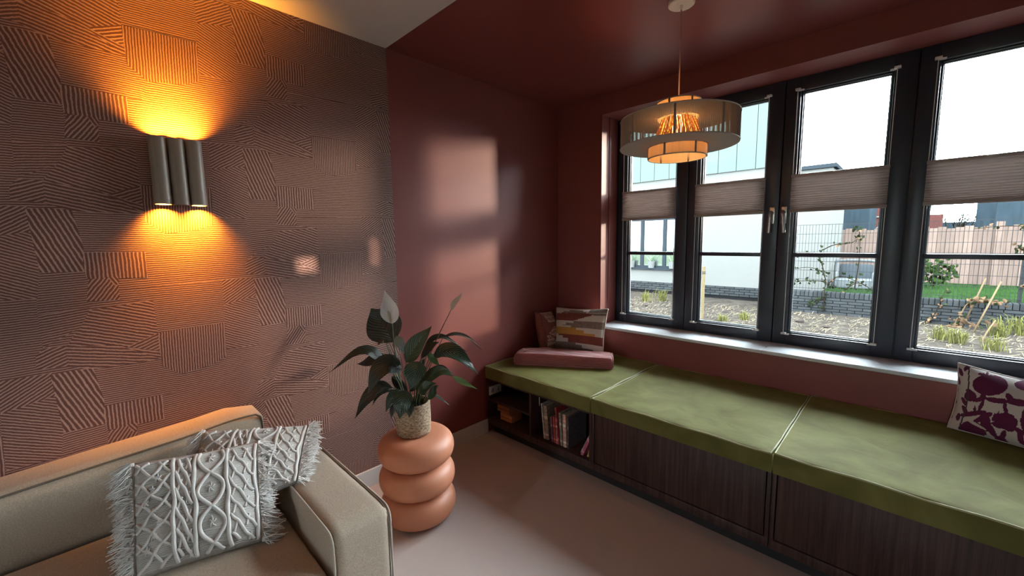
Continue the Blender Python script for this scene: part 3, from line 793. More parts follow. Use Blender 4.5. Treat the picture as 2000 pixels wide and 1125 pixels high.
def leaf_mat(name, col, rough, vein):
    m = bpy.data.materials.new(name); m.use_nodes = True; t = m.node_tree; n = t.nodes; b = n['Principled BSDF']
    uv = n.new('ShaderNodeUVMap'); uv.uv_map = 'uv'; sp = n.new('ShaderNodeSeparateXYZ'); t.links.new(uv.outputs[0], sp.inputs[0])
    ab = n.new('ShaderNodeMath'); ab.operation = 'ABSOLUTE'; t.links.new(sp.outputs[0], ab.inputs[0])
    m1 = n.new('ShaderNodeMath'); m1.operation = 'MULTIPLY_ADD'; m1.inputs[1].default_value = -.35; t.links.new(ab.outputs[0], m1.inputs[0]); t.links.new(sp.outputs[1], m1.inputs[2])
    m2 = n.new('ShaderNodeMath'); m2.operation = 'MULTIPLY'; m2.inputs[1].default_value = 78; t.links.new(m1.outputs[0], m2.inputs[0])
    sn = n.new('ShaderNodeMath'); sn.operation = 'SINE'; t.links.new(m2.outputs[0], sn.inputs[0])
    mr = n.new('ShaderNodeMapRange'); mr.inputs[1].default_value = .2; mr.inputs[2].default_value = 1; t.links.new(sn.outputs[0], mr.inputs[0])
    mx = n.new('ShaderNodeMix'); mx.data_type = 'RGBA'; mx.inputs['A'].default_value = (*col, 1); mx.inputs['B'].default_value = (*vein, 1)
    t.links.new(mr.outputs[0], mx.inputs['Factor']); t.links.new(mx.outputs['Result'], b.inputs['Base Color'])
    b.inputs['Roughness'].default_value = rough; b.inputs['Specular IOR Level'].default_value = .6
    bn = n.new('ShaderNodeBump'); bn.inputs['Strength'].default_value = .4; bn.inputs['Distance'].default_value = .002
    t.links.new(sn.outputs[0], bn.inputs['Height']); t.links.new(bn.outputs[0], b.inputs['Normal']); return m
LM = {'dark': leaf_mat('dark_green_leaf', (.016, .020, .012), .38, (.030, .032, .02)), 'mid': leaf_mat('green_leaf', (.022, .045, .015), .34, (.05, .085, .03)),
      'gloss': leaf_mat('glossy_green_leaf', (.012, .030, .016), .22, (.07, .11, .08)), 'black': leaf_mat('very_dark_leaf', (.010, .012, .011), .4, (.016, .018, .016)),
      'brown': leaf_mat('drying_brown_leaf', (.045, .032, .02), .5, (.07, .05, .03)), 'lime': leaf_mat('light_green_leaf', (.10, .18, .04), .4, (.15, .24, .07)),
      'pale': leaf_mat('pale_leaf_underside', (.16, .20, .18), .4, (.24, .28, .26)), 'spathe': leaf_mat('white_spathe', (.78, .74, .74), .5, (.70, .66, .66)),
      'spathe2': leaf_mat('withered_cream_spathe', (.66, .52, .42), .6, (.6, .42, .3))}
m_stem = mat('green_leaf_stalk', (.06, .085, .03), .5); m_stem_r = mat('reddish_flower_stalk', (.10, .045, .03), .5)
VIEWN = Vector((.62, -.62, .45)).normalized(); UP = Vector((0, 0, 1))
def blade(mid, width, mname, tw, fold=.18, name='leaf', cup=0):
    pts = catmull(mid, 6); n = len(pts); vs_, uvs, fs = [], [], []
    K = 6
    nrm = (VIEWN*(1-tw)+UP*tw).normalized()
    for i, p in enumerate(pts):
        t = i/(n-1); T = pts[min(i+1, n-1)]-pts[max(i-1, 0)]; T.normalize()
        W = T.cross(nrm); W.normalize(); N = W.cross(T)
        wd = width*.54*(math.sin(PI*min(1, t**.68))**1.12)*(1.04-.16*t)+.0006
        for k in range(K+1):
            s = -1+2*k/K
            vs_.append(p+W*(s*wd)+N*(abs(s)*fold*wd+cup*s*s*wd+.002*math.sin(9*t+3*s))); uvs.append((s, t))
    for i in range(n-1):
        for k in range(K): fs.append((i*(K+1)+k, i*(K+1)+k+1, (i+1)*(K+1)+k+1, (i+1)*(K+1)+k))
    me = bpy.data.meshes.new(name); me.from_pydata([tuple(v) for v in vs_], [], fs); ul = me.uv_layers.new(name='uv')
    for p in me.polygons:
        for li, vi in zip(p.loop_indices, p.vertices): ul.data[li].uv = uvs[vi]
        p.use_smooth = True
    return link(name, me, LM[mname], pt)
LEAVES = [
([(.286,-1.821,.937),(.23,-1.835,1.012),(.18,-1.854,1.071),(.148,-1.871,1.116)],.165,'dark',(.373,-1.826,.643),.0),
([(.413,-1.824,.849),(.454,-1.799,.923),(.492,-1.765,.988),(.513,-1.723,1.041)],.0874,'mid',(.432,-1.808,.653),.2),
([(.488,-1.703,.876),(.549,-1.667,.904),(.64,-1.637,.882),(.74,-1.608,.804)],.0929,'gloss',(.443,-1.783,.657),.5),
([(.411,-1.702,.912),(.427,-1.652,.951),(.46,-1.593,.946),(.533,-1.506,.859)],.03,'dark',(.42,-1.779,.65),.3),
([(.423,-1.586,.947),(.455,-1.525,.956),(.496,-1.461,.927),(.538,-1.404,.854)],.0191,'brown',(.427,-1.758,.646),.3),
([(.321,-1.899,.853),(.291,-1.961,.916),(.26,-2.034,.909),(.218,-2.145,.83)],.0601,'dark',(.404,-1.822,.65),.5),
([(.271,-1.853,.832),(.199,-1.881,.836),(.141,-1.913,.814),(.086,-1.941,.801)],.0655,'black',(.389,-1.81,.642),.3),
([(.418,-1.852,.818),(.397,-1.923,.857),(.386,-1.984,.808),(.373,-2.024,.723)],.0983,'dark',(.431,-1.823,.657),.3),
([(.37,-1.887,.719),(.344,-1.954,.723),(.328,-2.021,.669),(.317,-2.072,.593)],.0765,'dark',(.437,-1.833,.643),.4),
([(.402,-1.899,.716),(.386,-1.941,.724),(.369,-1.977,.692),(.366,-2.0,.652)],.0273,'dark',(.444,-1.84,.647),.2),
([(.493,-1.799,.865),(.503,-1.823,.829),(.504,-1.844,.781),(.497,-1.86,.729)],.0929,'gloss',(.473,-1.825,.65),.0),
([(.478,-1.878,.73),(.497,-1.9,.693),(.498,-1.914,.644),(.492,-1.922,.593)],.0819,'gloss',(.472,-1.839,.654),.0),
([(.448,-1.881,.723),(.452,-1.921,.708),(.445,-1.948,.671),(.435,-1.965,.628)],.0492,'gloss',(.458,-1.84,.65),.2),
([(.447,-1.904,.667),(.46,-1.929,.651),(.459,-1.942,.625),(.458,-1.948,.594)],.03,'dark',(.454,-1.844,.65),.0),
([(.496,-1.868,.683),(.515,-1.874,.658),(.517,-1.877,.627),(.518,-1.882,.593)],.041,'dark',(.478,-1.834,.654),.0),
([(.477,-1.78,.73),(.534,-1.743,.789),(.581,-1.708,.807),(.628,-1.679,.786)],.0655,'mid',(.455,-1.801,.646),.4),
([(.624,-1.682,.788),(.664,-1.661,.765),(.698,-1.638,.745),(.736,-1.611,.725)],.0246,'lime',None,.2),
([(.461,-1.715,.788),(.479,-1.681,.804),(.507,-1.647,.802),(.548,-1.608,.752)],.0137,'brown',(.436,-1.776,.653),.2),
([(.497,-1.795,.689),(.527,-1.788,.728),(.553,-1.773,.746),(.583,-1.756,.76)],.0546,'mid',(.469,-1.816,.646),.3),
([(.262,-1.856,.951),(.255,-1.87,.95),(.251,-1.884,.941),(.246,-1.891,.924)],.0246,'brown',(.351,-1.817,.744),.2),
([(.34,-1.831,.982),(.372,-1.833,.954),(.396,-1.828,.921),(.411,-1.82,.881)],.041,'pale',(.417,-1.82,.675),.0),
([(.483,-1.713,.668),(.506,-1.694,.648),(.527,-1.676,.628),(.553,-1.656,.601)],.0109,'pale',(.463,-1.761,.67),.0),
([(.44,-1.707,.879),(.47,-1.696,.854),(.494,-1.69,.834),(.515,-1.685,.826)],.0328,'lime',(.442,-1.782,.671),.1),
([(.433,-1.739,.728),(.409,-1.74,.78),(.402,-1.727,.813),(.407,-1.703,.843)],.0601,'black',(.421,-1.78,.636),.1),
([(.499,-1.757,.651),(.532,-1.746,.69),(.548,-1.74,.72),(.567,-1.733,.739)],.0382,'mid',(.467,-1.791,.638),.2),
([(.442,-1.751,.86),(.466,-1.719,.909),(.479,-1.688,.933),(.49,-1.662,.941)],.0382,'dark',(.438,-1.79,.644),.3),
([(.302,-1.849,.755),(.344,-1.829,.711),(.371,-1.822,.678),(.38,-1.817,.651)],.0437,'black',(.398,-1.804,.623),.1),
([(.437,-1.825,.696),(.454,-1.786,.745),(.464,-1.756,.782),(.464,-1.736,.819)],.0546,'mid',(.452,-1.818,.642),.2)]
for k, (mid, wd, mn, ps, tw) in enumerate(LEAVES):
    lf = blade(mid, wd*1.12, mn, tw)
    if ps:
        b0 = Vector(mid[0]); p0 = Vector(ps); p0 = Vector((.43+(p0.x-.43)*.9, -1.805+(p0.y+1.805)*.9, min(p0.z, ZT+.15)))
        t0 = (Vector(mid[0])-Vector(mid[1])).normalized()
        if b0.z < ZT+.20: cpt = (p0+b0)/2+Vector((0, 0, .09))
        else: cpt = (p0+b0)/2+Vector((0, 0, .03))
        MB().tube(catmull([p0, cpt, b0], 6), [.0036-.0016*i/12 for i in range(13)], 6).build('leaf_stalk', m_stem, lf, smooth=True)
f1 = [(.338,-1.85,1.051),(.341,-1.858,1.113),(.328,-1.862,1.166),(.306,-1.867,1.225)]
s1 = [(.404,-1.822,.62),(.356,-1.844,.808),(.341,-1.848,.96),(.338,-1.85,1.051)]
blade(f1, .088, 'spathe', .0, .1, 'flower_spathe', .35)
MB().tube(catmull(s1, 8), .0032, 8).build('flower_stalk', m_stem, pt, smooth=True)
MB().tube([(.346,-1.864,1.06),(.347,-1.872,1.09),(.342,-1.874,1.12)], [.004, .0065, .004], 8).build('flower_spadix', mat('cream_spadix', (.6, .55, .35), .7, bump=(400, .8, .003)), pt, smooth=True)
f2 = [(.475,-1.566,1.099),(.485,-1.551,1.133),(.497,-1.527,1.163),(.507,-1.505,1.198)]
s2 = [(.426,-1.773,.62),(.44,-1.698,.848),(.454,-1.635,.976),(.475,-1.566,1.099)]
blade(f2, .030, 'spathe2', .0, .4, 'withered_spathe', .3)
MB().tube(catmull(s2, 8), .0026, 8).build('flower_stalk', m_stem_r, pt, smooth=True)

# ================================================================== sofa
sf = thing('sofa', 'sand linen sofa with piped edges against the wallpaper wall', 'sofa', (.55, -3.6, 0))
def soft_box(a, b, r, puff=(0, 0, 0), n=14, sag=None):
    """rounded, slightly bulged upholstered block"""
    bm = bmesh.new(); bmesh.ops.create_cube(bm, size=2)
    bmesh.ops.subdivide_edges(bm, edges=bm.edges, cuts=n, use_grid_fill=True)
    c = [(a[i]+b[i])/2 for i in range(3)]; h = [(b[i]-a[i])/2 for i in range(3)]
    for v in bm.verts:
        q = [v.co[i] for i in range(3)]; p = [q[i]*h[i] for i in range(3)]
        # round corners
        inner = [max(-(h[i]-r), min(h[i]-r, p[i])) for i in range(3)]
        d = Vector([p[i]-inner[i] for i in range(3)])
        if d.length > 1e-9:
            m_ = max(abs(x) for x in d); d = d.normalized()*m_
        p = [inner[i]+d[i] for i in range(3)]
        for i in range(3):
            j, k = (i+1) % 3, (i+2) % 3
            p[i] += puff[i]*q[i]*(1-q[j]**4)*(1-q[k]**4)
        w_ = Vector([c[i]+p[i] for i in range(3)])
        if sag: w_ = sag(w_)
        v.co = w_
    me = bpy.data.meshes.new('soft'); bm.to_mesh(me); bm.free()
    me.polygons.foreach_set('use_smooth', [True]*len(me.polygons)); return me
AYO, AYI, AXF, AZ = -2.266, -2.474, 1.022, .553
link('armrest', soft_box((.24, AYI, .09), (AXF, AYO, AZ), .03, (.004, .004, .006)), m_sofa, sf)
def arm_pipe(y, m_):
    pts = [(.25, y, AZ-.006), (.6, y, AZ-.004), (AXF-.06, y, AZ-.005)]
    for k in range(1, 7):
        th = PI/2*k/6; pts.append((AXF-.045+.041*math.sin(th), y, AZ-.046+.041*math.cos(th)))
    pts += [(AXF-.003, y, .3), (AXF-.004, y, .1)]
    return MB().tube(pts, .0042, 8).build('piping', m_, sf, smooth=True)
arm_pipe(AYO-.004, m_pipe_light); arm_pipe(AYI+.004, m_pipe_light)
MB().tube([(.25, AYO-.014, AZ-.0015), (.6, AYO-.014, AZ+.0005), (AXF-.055, AYO-.014, AZ-.001)]+[(AXF-.045+.042*math.sin(PI/2*k/6), AYO-.014, AZ-.046+.0425*math.cos(PI/2*k/6)) for k in range(1, 7)]+[(AXF-.0025, AYO-.014, .3), (AXF-.003, AYO-.014, .1)], .0026, 6).build('dark_piping_seam', m_sofapipe, sf, smooth=True)  # thin dark seam line beside the outer arm piping
def backsag(p):
    t = max(0, min(1, (p.y+3.35)/.9)); s = -.045*(1-t)**1.5+.012*math.exp(-((p.y+2.55)/.12)**2)
    return Vector((p.x, p.y, p.z+s*max(0, (p.z-.40)/.3)))
BYE = -2.442
link('back_cushion', soft_box((.02, -5.0, .40), (.225, BYE, .718), .045, (.012, .0, .006), 20, backsag), m_sofa, sf)
def back_top(y, x, dz=0):
    p = backsag(Vector((x, y, .718+.004+dz))); return p
pp_ = [back_top(-5.0+(BYE-.035+5.0)*k/60, .2165, -.012) for k in range(61)]+[(.214, BYE-.016, .702), (.211, BYE-.011, .68), (.211, BYE-.010, .60), (.211, BYE-.010, .56)]
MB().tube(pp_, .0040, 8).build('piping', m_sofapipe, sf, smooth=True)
link('back_frame', soft_box((.02, -5.0, .09), (.235, BYE-.002, .40), .02, n=8), m_sofa, sf)
link('seat_cushion', soft_box((.235, -3.75, .25), (1.045, AYI-.006, .436), .055, (.012, .0, .016), 20), m_sofa, sf)
link('seat_cushion', soft_box((.235, -5.0, .25), (1.045, -3.756, .436), .055, (.012, .0, .016), 20), m_sofa, sf)
link('seat_base', soft_box((.235, -5.0, .09), (1.0, AYI-.004, .25), .02, n=6), m_sofa, sf)
for (x, y) in ((.28, -2.32), (.96, -2.32), (.28, -4.9), (.96, -4.9)):
    MB().tube([(x, y, 0), (x, y, .10)], [.014, .02], 12).build('foot', m_wood, sf, smooth='auto')

# ------------------------------------------------------------------ macrame pillows
def macrame(label, bl, br, tr, tl, seed, loc):
    t = thing('macrame_pillow', label, 'pillow', loc, 'fringed macrame pillows')
    P = Pillow(bl, br, tr, tl, .058, .03, 3.0)
    cv = pillow_obj(P, 'cotton_cover', m_macbase, t, 30, 30, None, .003, seed)
    rg = random.Random(seed)
    def cord(uv, r=.0043):
        r *= 1.22
        pts = [P.at(u, v, r*.55) for u, v in uv]
        MB().tube(catmull(pts, 3), r, 6).build('cord', m_macrame, cv, smooth=True)
    def vert(u, amp=.012):
        ph = rg.random()*6
        cord([(u+amp*math.sin(v*11+ph)*.6+amp*.4*math.sin(v*23+ph), v) for v in [.03+.94*k/16 for k in range(17)]], .0052)
    for u in (.315, .475, .735, .965): vert(u)
    # diamond lattice on the left
    for k in range(-3, 7):
        a = [(u, .17*k+.02+(u-.03)*1.05+.012*math.sin(40*u+k)) for u in [.03+.27*q/8 for q in range(9)]]
        a = [p for p in a if .03 < p[1] < .97]
        if len(a) > 2: cord(a)
    for k in range(1, 10):
        a = [(u, .17*k-.06-(u-.03)*1.05+.012*math.sin(37*u+k)) for u in [.03+.27*q/8 for q in range(9)]]
        a = [p for p in a if .03 < p[1] < .97]
        if len(a) > 2: cord(a, .0038)
    # braided chains
    for (ua, ub) in ((.33, .46), (.75, .95)):
        for k in range(-1, 7):
            a = [(ua+(ub-ua)*q/7, .98-(.165*k+.34*(q/7))+.015*math.sin(q*1.8+k)) for q in range(8)]
            a = [p for p in a if .03 < p[1] < .97]
            if len(a) > 2: cord(a)
            for s_ in (0, 1):
                u0 = ua+(ub-ua)*(.1+.5*s_); a = [(u0+.035*q/3, .90-.165*k-.13*s_-.10*(1-q/3)) for q in range(4)]
                a = [p for p in a if .04 < p[1] < .96]
                if len(a) > 2: cord(a, .0032)
    # large diamonds
    for sg in (1, -1):
        cord([(.605+sg*.105*math.cos(v*2*PI*1.55+.6)+.004*math.sin(31*v), v) for v in [.03+.94*k/28 for k in range(29)]], .0050)
    # fine ladder threads between the cords
    lad = MB()
    for (ua, ub, n) in ((.335, .46, 74), (.49, .725, 80), (.75, .955, 78), (.04, .30, 70)):
        for k in range(n):
            v = .03+.94*(k+.5)/n+rg.uniform(-.002, .002)
            lad.tube([P.at(ua+(ub-ua)*q/5, v+.008*math.sin(q*.9+k*.07), .0008) for q in range(6)], .0016, 4, cap=False)
    stuff(lad.build('ladder_threads', m_macrame, t, smooth=True))
    for (ua, va, s_) in ((.11, .2, 1), (.2, .4, 1), (.11, .6, 1), (.2, .8, 1), (.605, .28, 1.3), (.605, .6, 1.3), (.605, .9, 1.2), (.16, .3, .9), (.16, .5, .9), (.16, .7, .9)):
        kb = MB()
        for q in range(5):
            th = q*1.256; kb.tube([P.at(ua, va, .004), P.at(ua+.012*s_*math.cos(th), va+.02*s_*math.sin(th), .006), P.at(ua+.026*s_*math.cos(th+.4), va+.042*s_*math.sin(th+.4), .001)], (.0024), 5)
        kb.build('knot', m_macrame, cv, smooth=True)
    for sd_ in (0, 1):
        MB().tube([P.base(sd_, k/16) for k in range(17)], .0075, 8).build('edge_cord', m_macrame, t, smooth=True)
    # fringes at both short sides: tufts of unravelled strands
    for sd_, nm in ((0, 'fringe'), (1, 'fringe')):
        fr = MB(); out = ((P.c[1]-P.c[0]).normalized())*(1 if sd_ else -1); dn = (P.c[0]-P.c[3]).normalized()
        for k in range(26):
            vc = .02+.96*k/25; tuft = rg.uniform(-.7, .7); ln = rg.uniform(.030, .055)
            for q in range(34):
                v = vc+rg.uniform(-.025, .025); p0 = P.base(sd_, max(0, min(1, v)))+P.n*rg.uniform(-.008, .012)
                d = (out+dn*(tuft+rg.uniform(-.35, .45))+P.n*rg.uniform(-.25, .40)+Vector((0, 0, -.25))).normalized()
                l_ = ln*rg.uniform(.6, 1.15)
                e = Vector((rg.uniform(-1, 1), rg.uniform(-1, 1), rg.uniform(-1, .4)))*.020
                p1 = p0+d*l_*.5+e*.5; p2 = p0+d*l_+e+Vector((0, 0, -.010*rg.random()))
                for p_ in (p1, p2):
                    if p_.z < .447 and p_.x < 1.0: p_.z = .447+rg.random()*.004
                fr.tube([p0, p1, p2], [.0021, .0019, .0010], 3, cap=False)
        stuff(fr.build(nm, m_fringe, t, smooth=True))
macrame('white knotted macrame pillow with fringes, in front of its twin on the sofa', (.640, -2.925, .452), (.735, -2.595, .452), (.470, -2.530, .700), (.425, -2.895, .742), 3, (.6, -2.75, .44))
macrame('white knotted macrame pillow with fringes, behind its twin against the sofa arm', (.520, -2.810, .470), (.640, -2.445, .560), (.405, -2.315, .672), (.290, -2.675, .738), 9, (.5, -2.55, .44))

# ================================================================== wall sconce
sc = thing('wall_sconce', 'taupe metal wall lamp of three upright tubes glowing up and down', 'lamp', (.04, -2.637, 1.647))
box('back_plate', (.003, -2.700, 1.70), (.016, -2.575, 1.87), m_brass, sc, bevel=.002)
TR = .0290
for k in range(3):
    yc = -2.637+(k-1)*.0592; xc = .047
    tb_ = MB().lathe([(TR, 1.648), (TR, 1.918), (TR-.003, 1.918), (TR-.003, 1.648)], (xc, yc), 40, closed=True).build('tube', m_brass, sc, smooth='auto')
    MB().lathe([(0, 1.775), (TR-.0032, 1.775), (TR-.0032, 1.790), (0, 1.790)], (xc, yc), 24).build('lamp_holder', m_sconce_in, tb_)
def glow(name, loc, e, r, col=(1.0, .40, .035)):
    l = bpy.data.lights.new(name, 'POINT'); l.energy = e; l.shadow_soft_size = r; l.color = col
    o = bpy.data.objects.new(name, l); COL.objects.link(o); o.location = loc; return o
def wall_led(name, loc, e, up):
    l = bpy.data.lights.new(name, 'SPOT'); l.energy = e; l.shadow_soft_size = .014; l.color = (1.0, .37, .025); l.spot_size = math.radians(118 if up else 108); l.spot_blend = 1.0
    o = bpy.data.objects.new(name, l); COL.objects.link(o); o.location = loc
    o.rotation_euler = Vector((-.50, 0, .87) if up else (-.58, 0, -.81)).to_track_quat('-Z', 'Y').to_euler()
for k in (-1, 1): wall_led('sconce_led_down', (.040, -2.637+k*.0592, 1.676), 72, False)
for k in (-1, 0, 1): wall_led('sconce_led_up', (.040, -2.637+k*.0592, 1.891), 60, True)
for k in (-1, 1):
    MB().lathe([(0, 1.702), (.009, 1.705), (.012, 1.715), (.012, 1.745), (.006, 1.774)], (.047, -2.637+k*.0592), 16).build('bulb', m_bulb, sc, smooth=True)

# ================================================================== pendant lamp
PX, PY = 1.406, -.846
pd = thing('pendant_lamp', 'round tiered string pendant lamp hanging from the red ceiling', 'lamp', (PX, PY, 1.87))
MB().lathe([(0, H-.0005), (.060, H-.0005), (.060, H-.018), (.055, H-.022), (0, H-.022)], (PX, PY), 48).build('ceiling_canopy', m_whitemetal, pd, smooth='auto')
MB().tube([(PX, PY, H-.020), (PX, PY, H-.042)], [.007, .005], 12).build('cord_grip', m_whitemetal, pd, smooth=True)
MB().tube([(PX, PY, H-.03), (PX, PY, 2.11)], .0032, 8).build('cord', mat('blush_fabric_cord', (.52, .33, .28), .8), pd, smooth=True)
def thread_wall(name, r, z0, z1, n, tr, m_, r1=None):
    t = MB(); r1 = r if r1 is None else r1
    for k in range(n):
        th = 2*PI*k/n; t.tube([(PX+r*math.cos(th), PY+r*math.sin(th), z0), (PX+r1*math.cos(th), PY+r1*math.sin(th), z1)], tr, 4, cap=False)
    return stuff(t.build(name, m_, pd))
def wire(r, z, tr=.0028, m_=m_lampgrey, name='ring_wire'):
    return MB().tube([(PX+r*math.cos(2*PI*k/64), PY+r*math.sin(2*PI*k/64), z) for k in range(64)], tr, 6, closed=True).build(name, m_, pd, smooth=True)
RD, Z0, Z1 = .272, 1.928, 2.060
thread_wall('drum_strings', RD, Z0, Z1, 360, .0012, m_string)
for z in (Z0, Z1): wire(RD, z, .0035)
MB().lathe([(.130, Z0-.001), (RD, Z0-.001), (RD, Z0+.002), (.130, Z0+.002)], (PX, PY), 72, closed=True).build('drum_bottom', m_lampgrey, pd, smooth='auto')
MB().lathe([(.098, Z1-.001), (RD, Z1-.001), (RD, Z1+.002), (.098, Z1+.002)], (PX, PY), 72, closed=True).build('drum_top', m_lampgrey, pd, smooth='auto')
for k in range(8):
    th = 2*PI*k/8+.35
    MB().tube([(PX+(RD-.004)*math.cos(th), PY+(RD-.004)*math.sin(th), Z0), (PX+(RD-.004)*math.cos(th), PY+(RD-.004)*math.sin(th), Z1)], .0045, 6).build('drum_rib', m_string, pd, smooth=True)
def band(name, r, z0, z1):
    MB().lathe([(r, z0), (r, z1), (r-.0012, z1), (r-.0012, z0)], (PX, PY), 72, closed=True).build(name, m_lampring, pd, smooth='auto')
    for z in (z0, z1): wire(r, z, .0030)
    for k in range(6):
        th = 2*PI*k/6+.5
        box_ = MB(); c, s = math.cos(th), math.sin(th)
        box_.tube([(PX+(r-.001)*c, PY+(r-.001)*s, z0), (PX+(r-.001)*c, PY+(r-.001)*s, z1)], .0050, 6); box_.build('band_rib', m_string, pd, smooth=True)
band('upper_band', .100, Z1+.002, 2.136)
band('lower_band', .136, 1.872, Z0-.002)
rt = MB(); rgl = random.Random(5)
for k in range(90):
    th = 2*PI*k/90+rgl.uniform(-.03, .03); r0 = .125+rgl.uniform(-.006, .004); r1 = .072+rgl.uniform(-.006, .006)
    rt.tube([(PX+r0*math.cos(th), PY+r0*math.sin(th), Z0+.004), (PX+(r0+r1)/2*math.cos(th+.05), PY+(r0+r1)/2*math.sin(th+.05), (Z0+Z1)/2), (PX+r1*math.cos(th+rgl.uniform(-.12, .12)), PY+r1*math.sin(th), Z1-.002)], .0024, 5)
stuff(rt.build('fibre_cone', m_rattan, pd, smooth=True))
MB().tube([(PX, PY, 2.115), (PX, PY, 2.075)], .016, 16).build('lamp_socket', m_whitemetal, pd, smooth='auto')
MB().lathe([(0, 1.990), (.018, 1.995), (.030, 2.015), (.029, 2.037), (.015, 2.065), (.013, 2.077)], (PX, PY), 24).build('bulb', m_bulb, pd, smooth=True)
glow('pendant_bulb', (PX, PY, 2.022), 7.0, .022, (1.0, .55, .20))

# ================================================================== outside
m_ground = mat('dry_soil', (0.0198, 0.0168, 0.0145), .95, var=(5, .35), bump=(9, .8, .05))
struct(box('ground', (-30, .40, -.35), (30, 60, -.02), m_ground))
struct(box('ground_back', (-30, -40, -.35), (30, BY-.2, -.02), mat('garden_lawn', (.10, .13, .05), .95, var=(4, .3))))
m_farwhite = mat('far_white_paint', (0.0560, 0.0578, 0.0578), .6)
m_render = mat('white_facade_render', (0.0576, 0.0576, 0.0551), .9, var=(.6, .05), bump=(60, .2))
m_mint = mat('pale_mint_cladding', (0.0387, 0.0496, 0.0459), .6, var=(.8, .06))
m_brick = mat('grey_brick', (0.0147, 0.0160, 0.0170), .85, var=(30, .15), rnd=.22, bump=(60, .4))
m_mortar = mat('grey_mortar', (0.0045, 0.0047, 0.0052), .95)
m_alu = mat('blue_grey_aluminium', (0.0106, 0.0132, 0.0161), .4)
YW = 7.8
nb = thing('neighbour_building', 'white building with mint upper cladding and grey brick base across the garden', 'building', (-4.5, YW, 0))
wx0, wx1, wz0, wz1 = -5.7, -1.92, .66, 2.02
mw_ = MB(); mw_.box((-14, YW, 0), (wx0, YW+2.3, 3.02)).box((wx1, YW, 0), (-.02, YW+2.3, 3.03)).box((-.02, YW, 0), (1.0, YW+2.3, 2.93)).box((wx0, YW, 0), (wx1, YW+2.3, wz0)).box((wx0, YW, wz1), (wx1, YW+2.3, 3.02))
mw_.build('wall', m_render, nb)
rb = MB().box((-.02, YW-.06, 2.86), (1.06, YW+2.3, 2.945)); rb.build('roof_edge', m_alu, nb, bevel=.01)
# mint panels
xs = [-14+.40*k for k in range(36)]
pm = MB().box((0, 0, 0), (.388, .05, 3.2)).mesh('cladding_panel')
pm.materials.append(m_mint)
for x in xs:
    if x < -.1: link('cladding_panel', pm, None, nb, (x, YW-.045, 3.012))
box('upper_storey', (-14, YW, 3.03), (-.02, YW+2.3, 6.24), m_mint, nb)
# plinth bricks
box('plinth_core', (-14, YW-.018, -.02), (1.0, YW-.001, .285), m_mortar, nb)
bmsh = MB().box((0, 0, 0), (.208, .05, .0475)).mesh('brick', 'auto', .003, 1); bmsh.materials.append(m_brick)
cnt = 0
for r in range(5):
    z = .006+.0575*r; off = 0 if r % 2 else .109
    for k in range(26):
        x = -4.75+.218*k+off
        if x+.208 > 1.0 or (z < .02): continue
        link('brick', bmsh, None, nb, (x, YW-.045, z)); cnt += 1
# its window: frame, mullions, panes, sill
wf = MB(); ring(wf, wx0, wx1, wz0, wz1, .06, .06, .07, .06, YW+.02, YW+.09)
wfo = wf.build('window_frame', m_alu, nb)
for x in (-5.05, -4.42, -3.78, -3.15, -2.51): box('mullion', (x-.045, YW+.02, wz0+.07), (x+.045, YW+.09, wz1-.06), m_alu, wfo)
m_pane = mat('reflecting_far_glass', (0.0182, 0.0238, 0.0220), .06, spec=1, var=(1.2, .5))
ex = [wx0+.06, -5.05, -4.42, -3.78, -3.15, -2.51, wx1-.06]
for a, b in zip(ex[:-1], ex[1:]): box('pane', (a+.045, YW+.05, wz0+.07), (b-.045, YW+.06, wz1-.06), m_pane, wfo)
for z in (1.33, 1.57): box('inside_rail', (wx0, YW+.16, z), (wx1, YW+.19, z+.03), m_farwhite, wfo)
box('window_sill', (wx0-.05, YW-.07, wz0-.035), (wx1+.05, YW+.06, wz0+.01), m_alu, nb)
# planters inside that window
for k, x in enumerate((-3.42, -2.83, -2.25)):
    lab = ('planter behind the left pane of the far window', 'planter behind the middle pane of the far window', 'planter behind the right pane of the far window')[k]
    t = thing('window_planter', 'pale '+lab, 'planter', (x, YW-.05, wz0), 'planters in the far window')
    MB().lathe([(0, wz0+.012), (.075, wz0+.012), (.10, wz0+.20), (.09, wz0+.20), (.085, wz0+.15), (0, wz0+.15)], (x, YW-.0+.0-.045), 16).build('pot', m_farwhite, t, smooth='auto')
    for q in range(7):
        a = q*.9+k; r = .05+.05*(q % 3)
        MB().tube([(x, YW-.045, wz0+.15), (x+r*.6*math.cos(a), YW-.045+r*.3*math.sin(a), wz0+.26), (x+r*1.3*math.cos(a), YW-.045+r*.5*math.sin(a), wz0+.33+.03*(q % 2))], [.008, .007, .001], 4).build('leaf', LM['mid'], t)

# garden wall
YG = 6.83
gw = thing('garden_wall', 'low grey brick garden wall with upright brick capping', 'wall', (2.5, YG, 0))
box('wall_core', (.05, YG+.012, -.02), (6, YG+.20, .375), m_mortar, gw)
box('raised_bed_edge', (.05, YG+.20, -.02), (6, YG+.24, .36), m_mortar, gw)
for r in range(6):
    z = -.022+.0535*r; off = 0 if r % 2 else .11
    for k in range(18):
        x = .05+.22*k+off
        bo = link('brick', bmsh, None, gw, (x, YG, z)); bo.scale = (1.01, 1, .93)
cap = MB().box((0, 0, 0), (.060, .21, .10)).mesh('capping_brick', 'auto', .003, 1); cap.materials.append(m_brick)
for k in range(58): link('capping_brick', cap, None, gw, (.05+.069*k, YG-.004, .300))
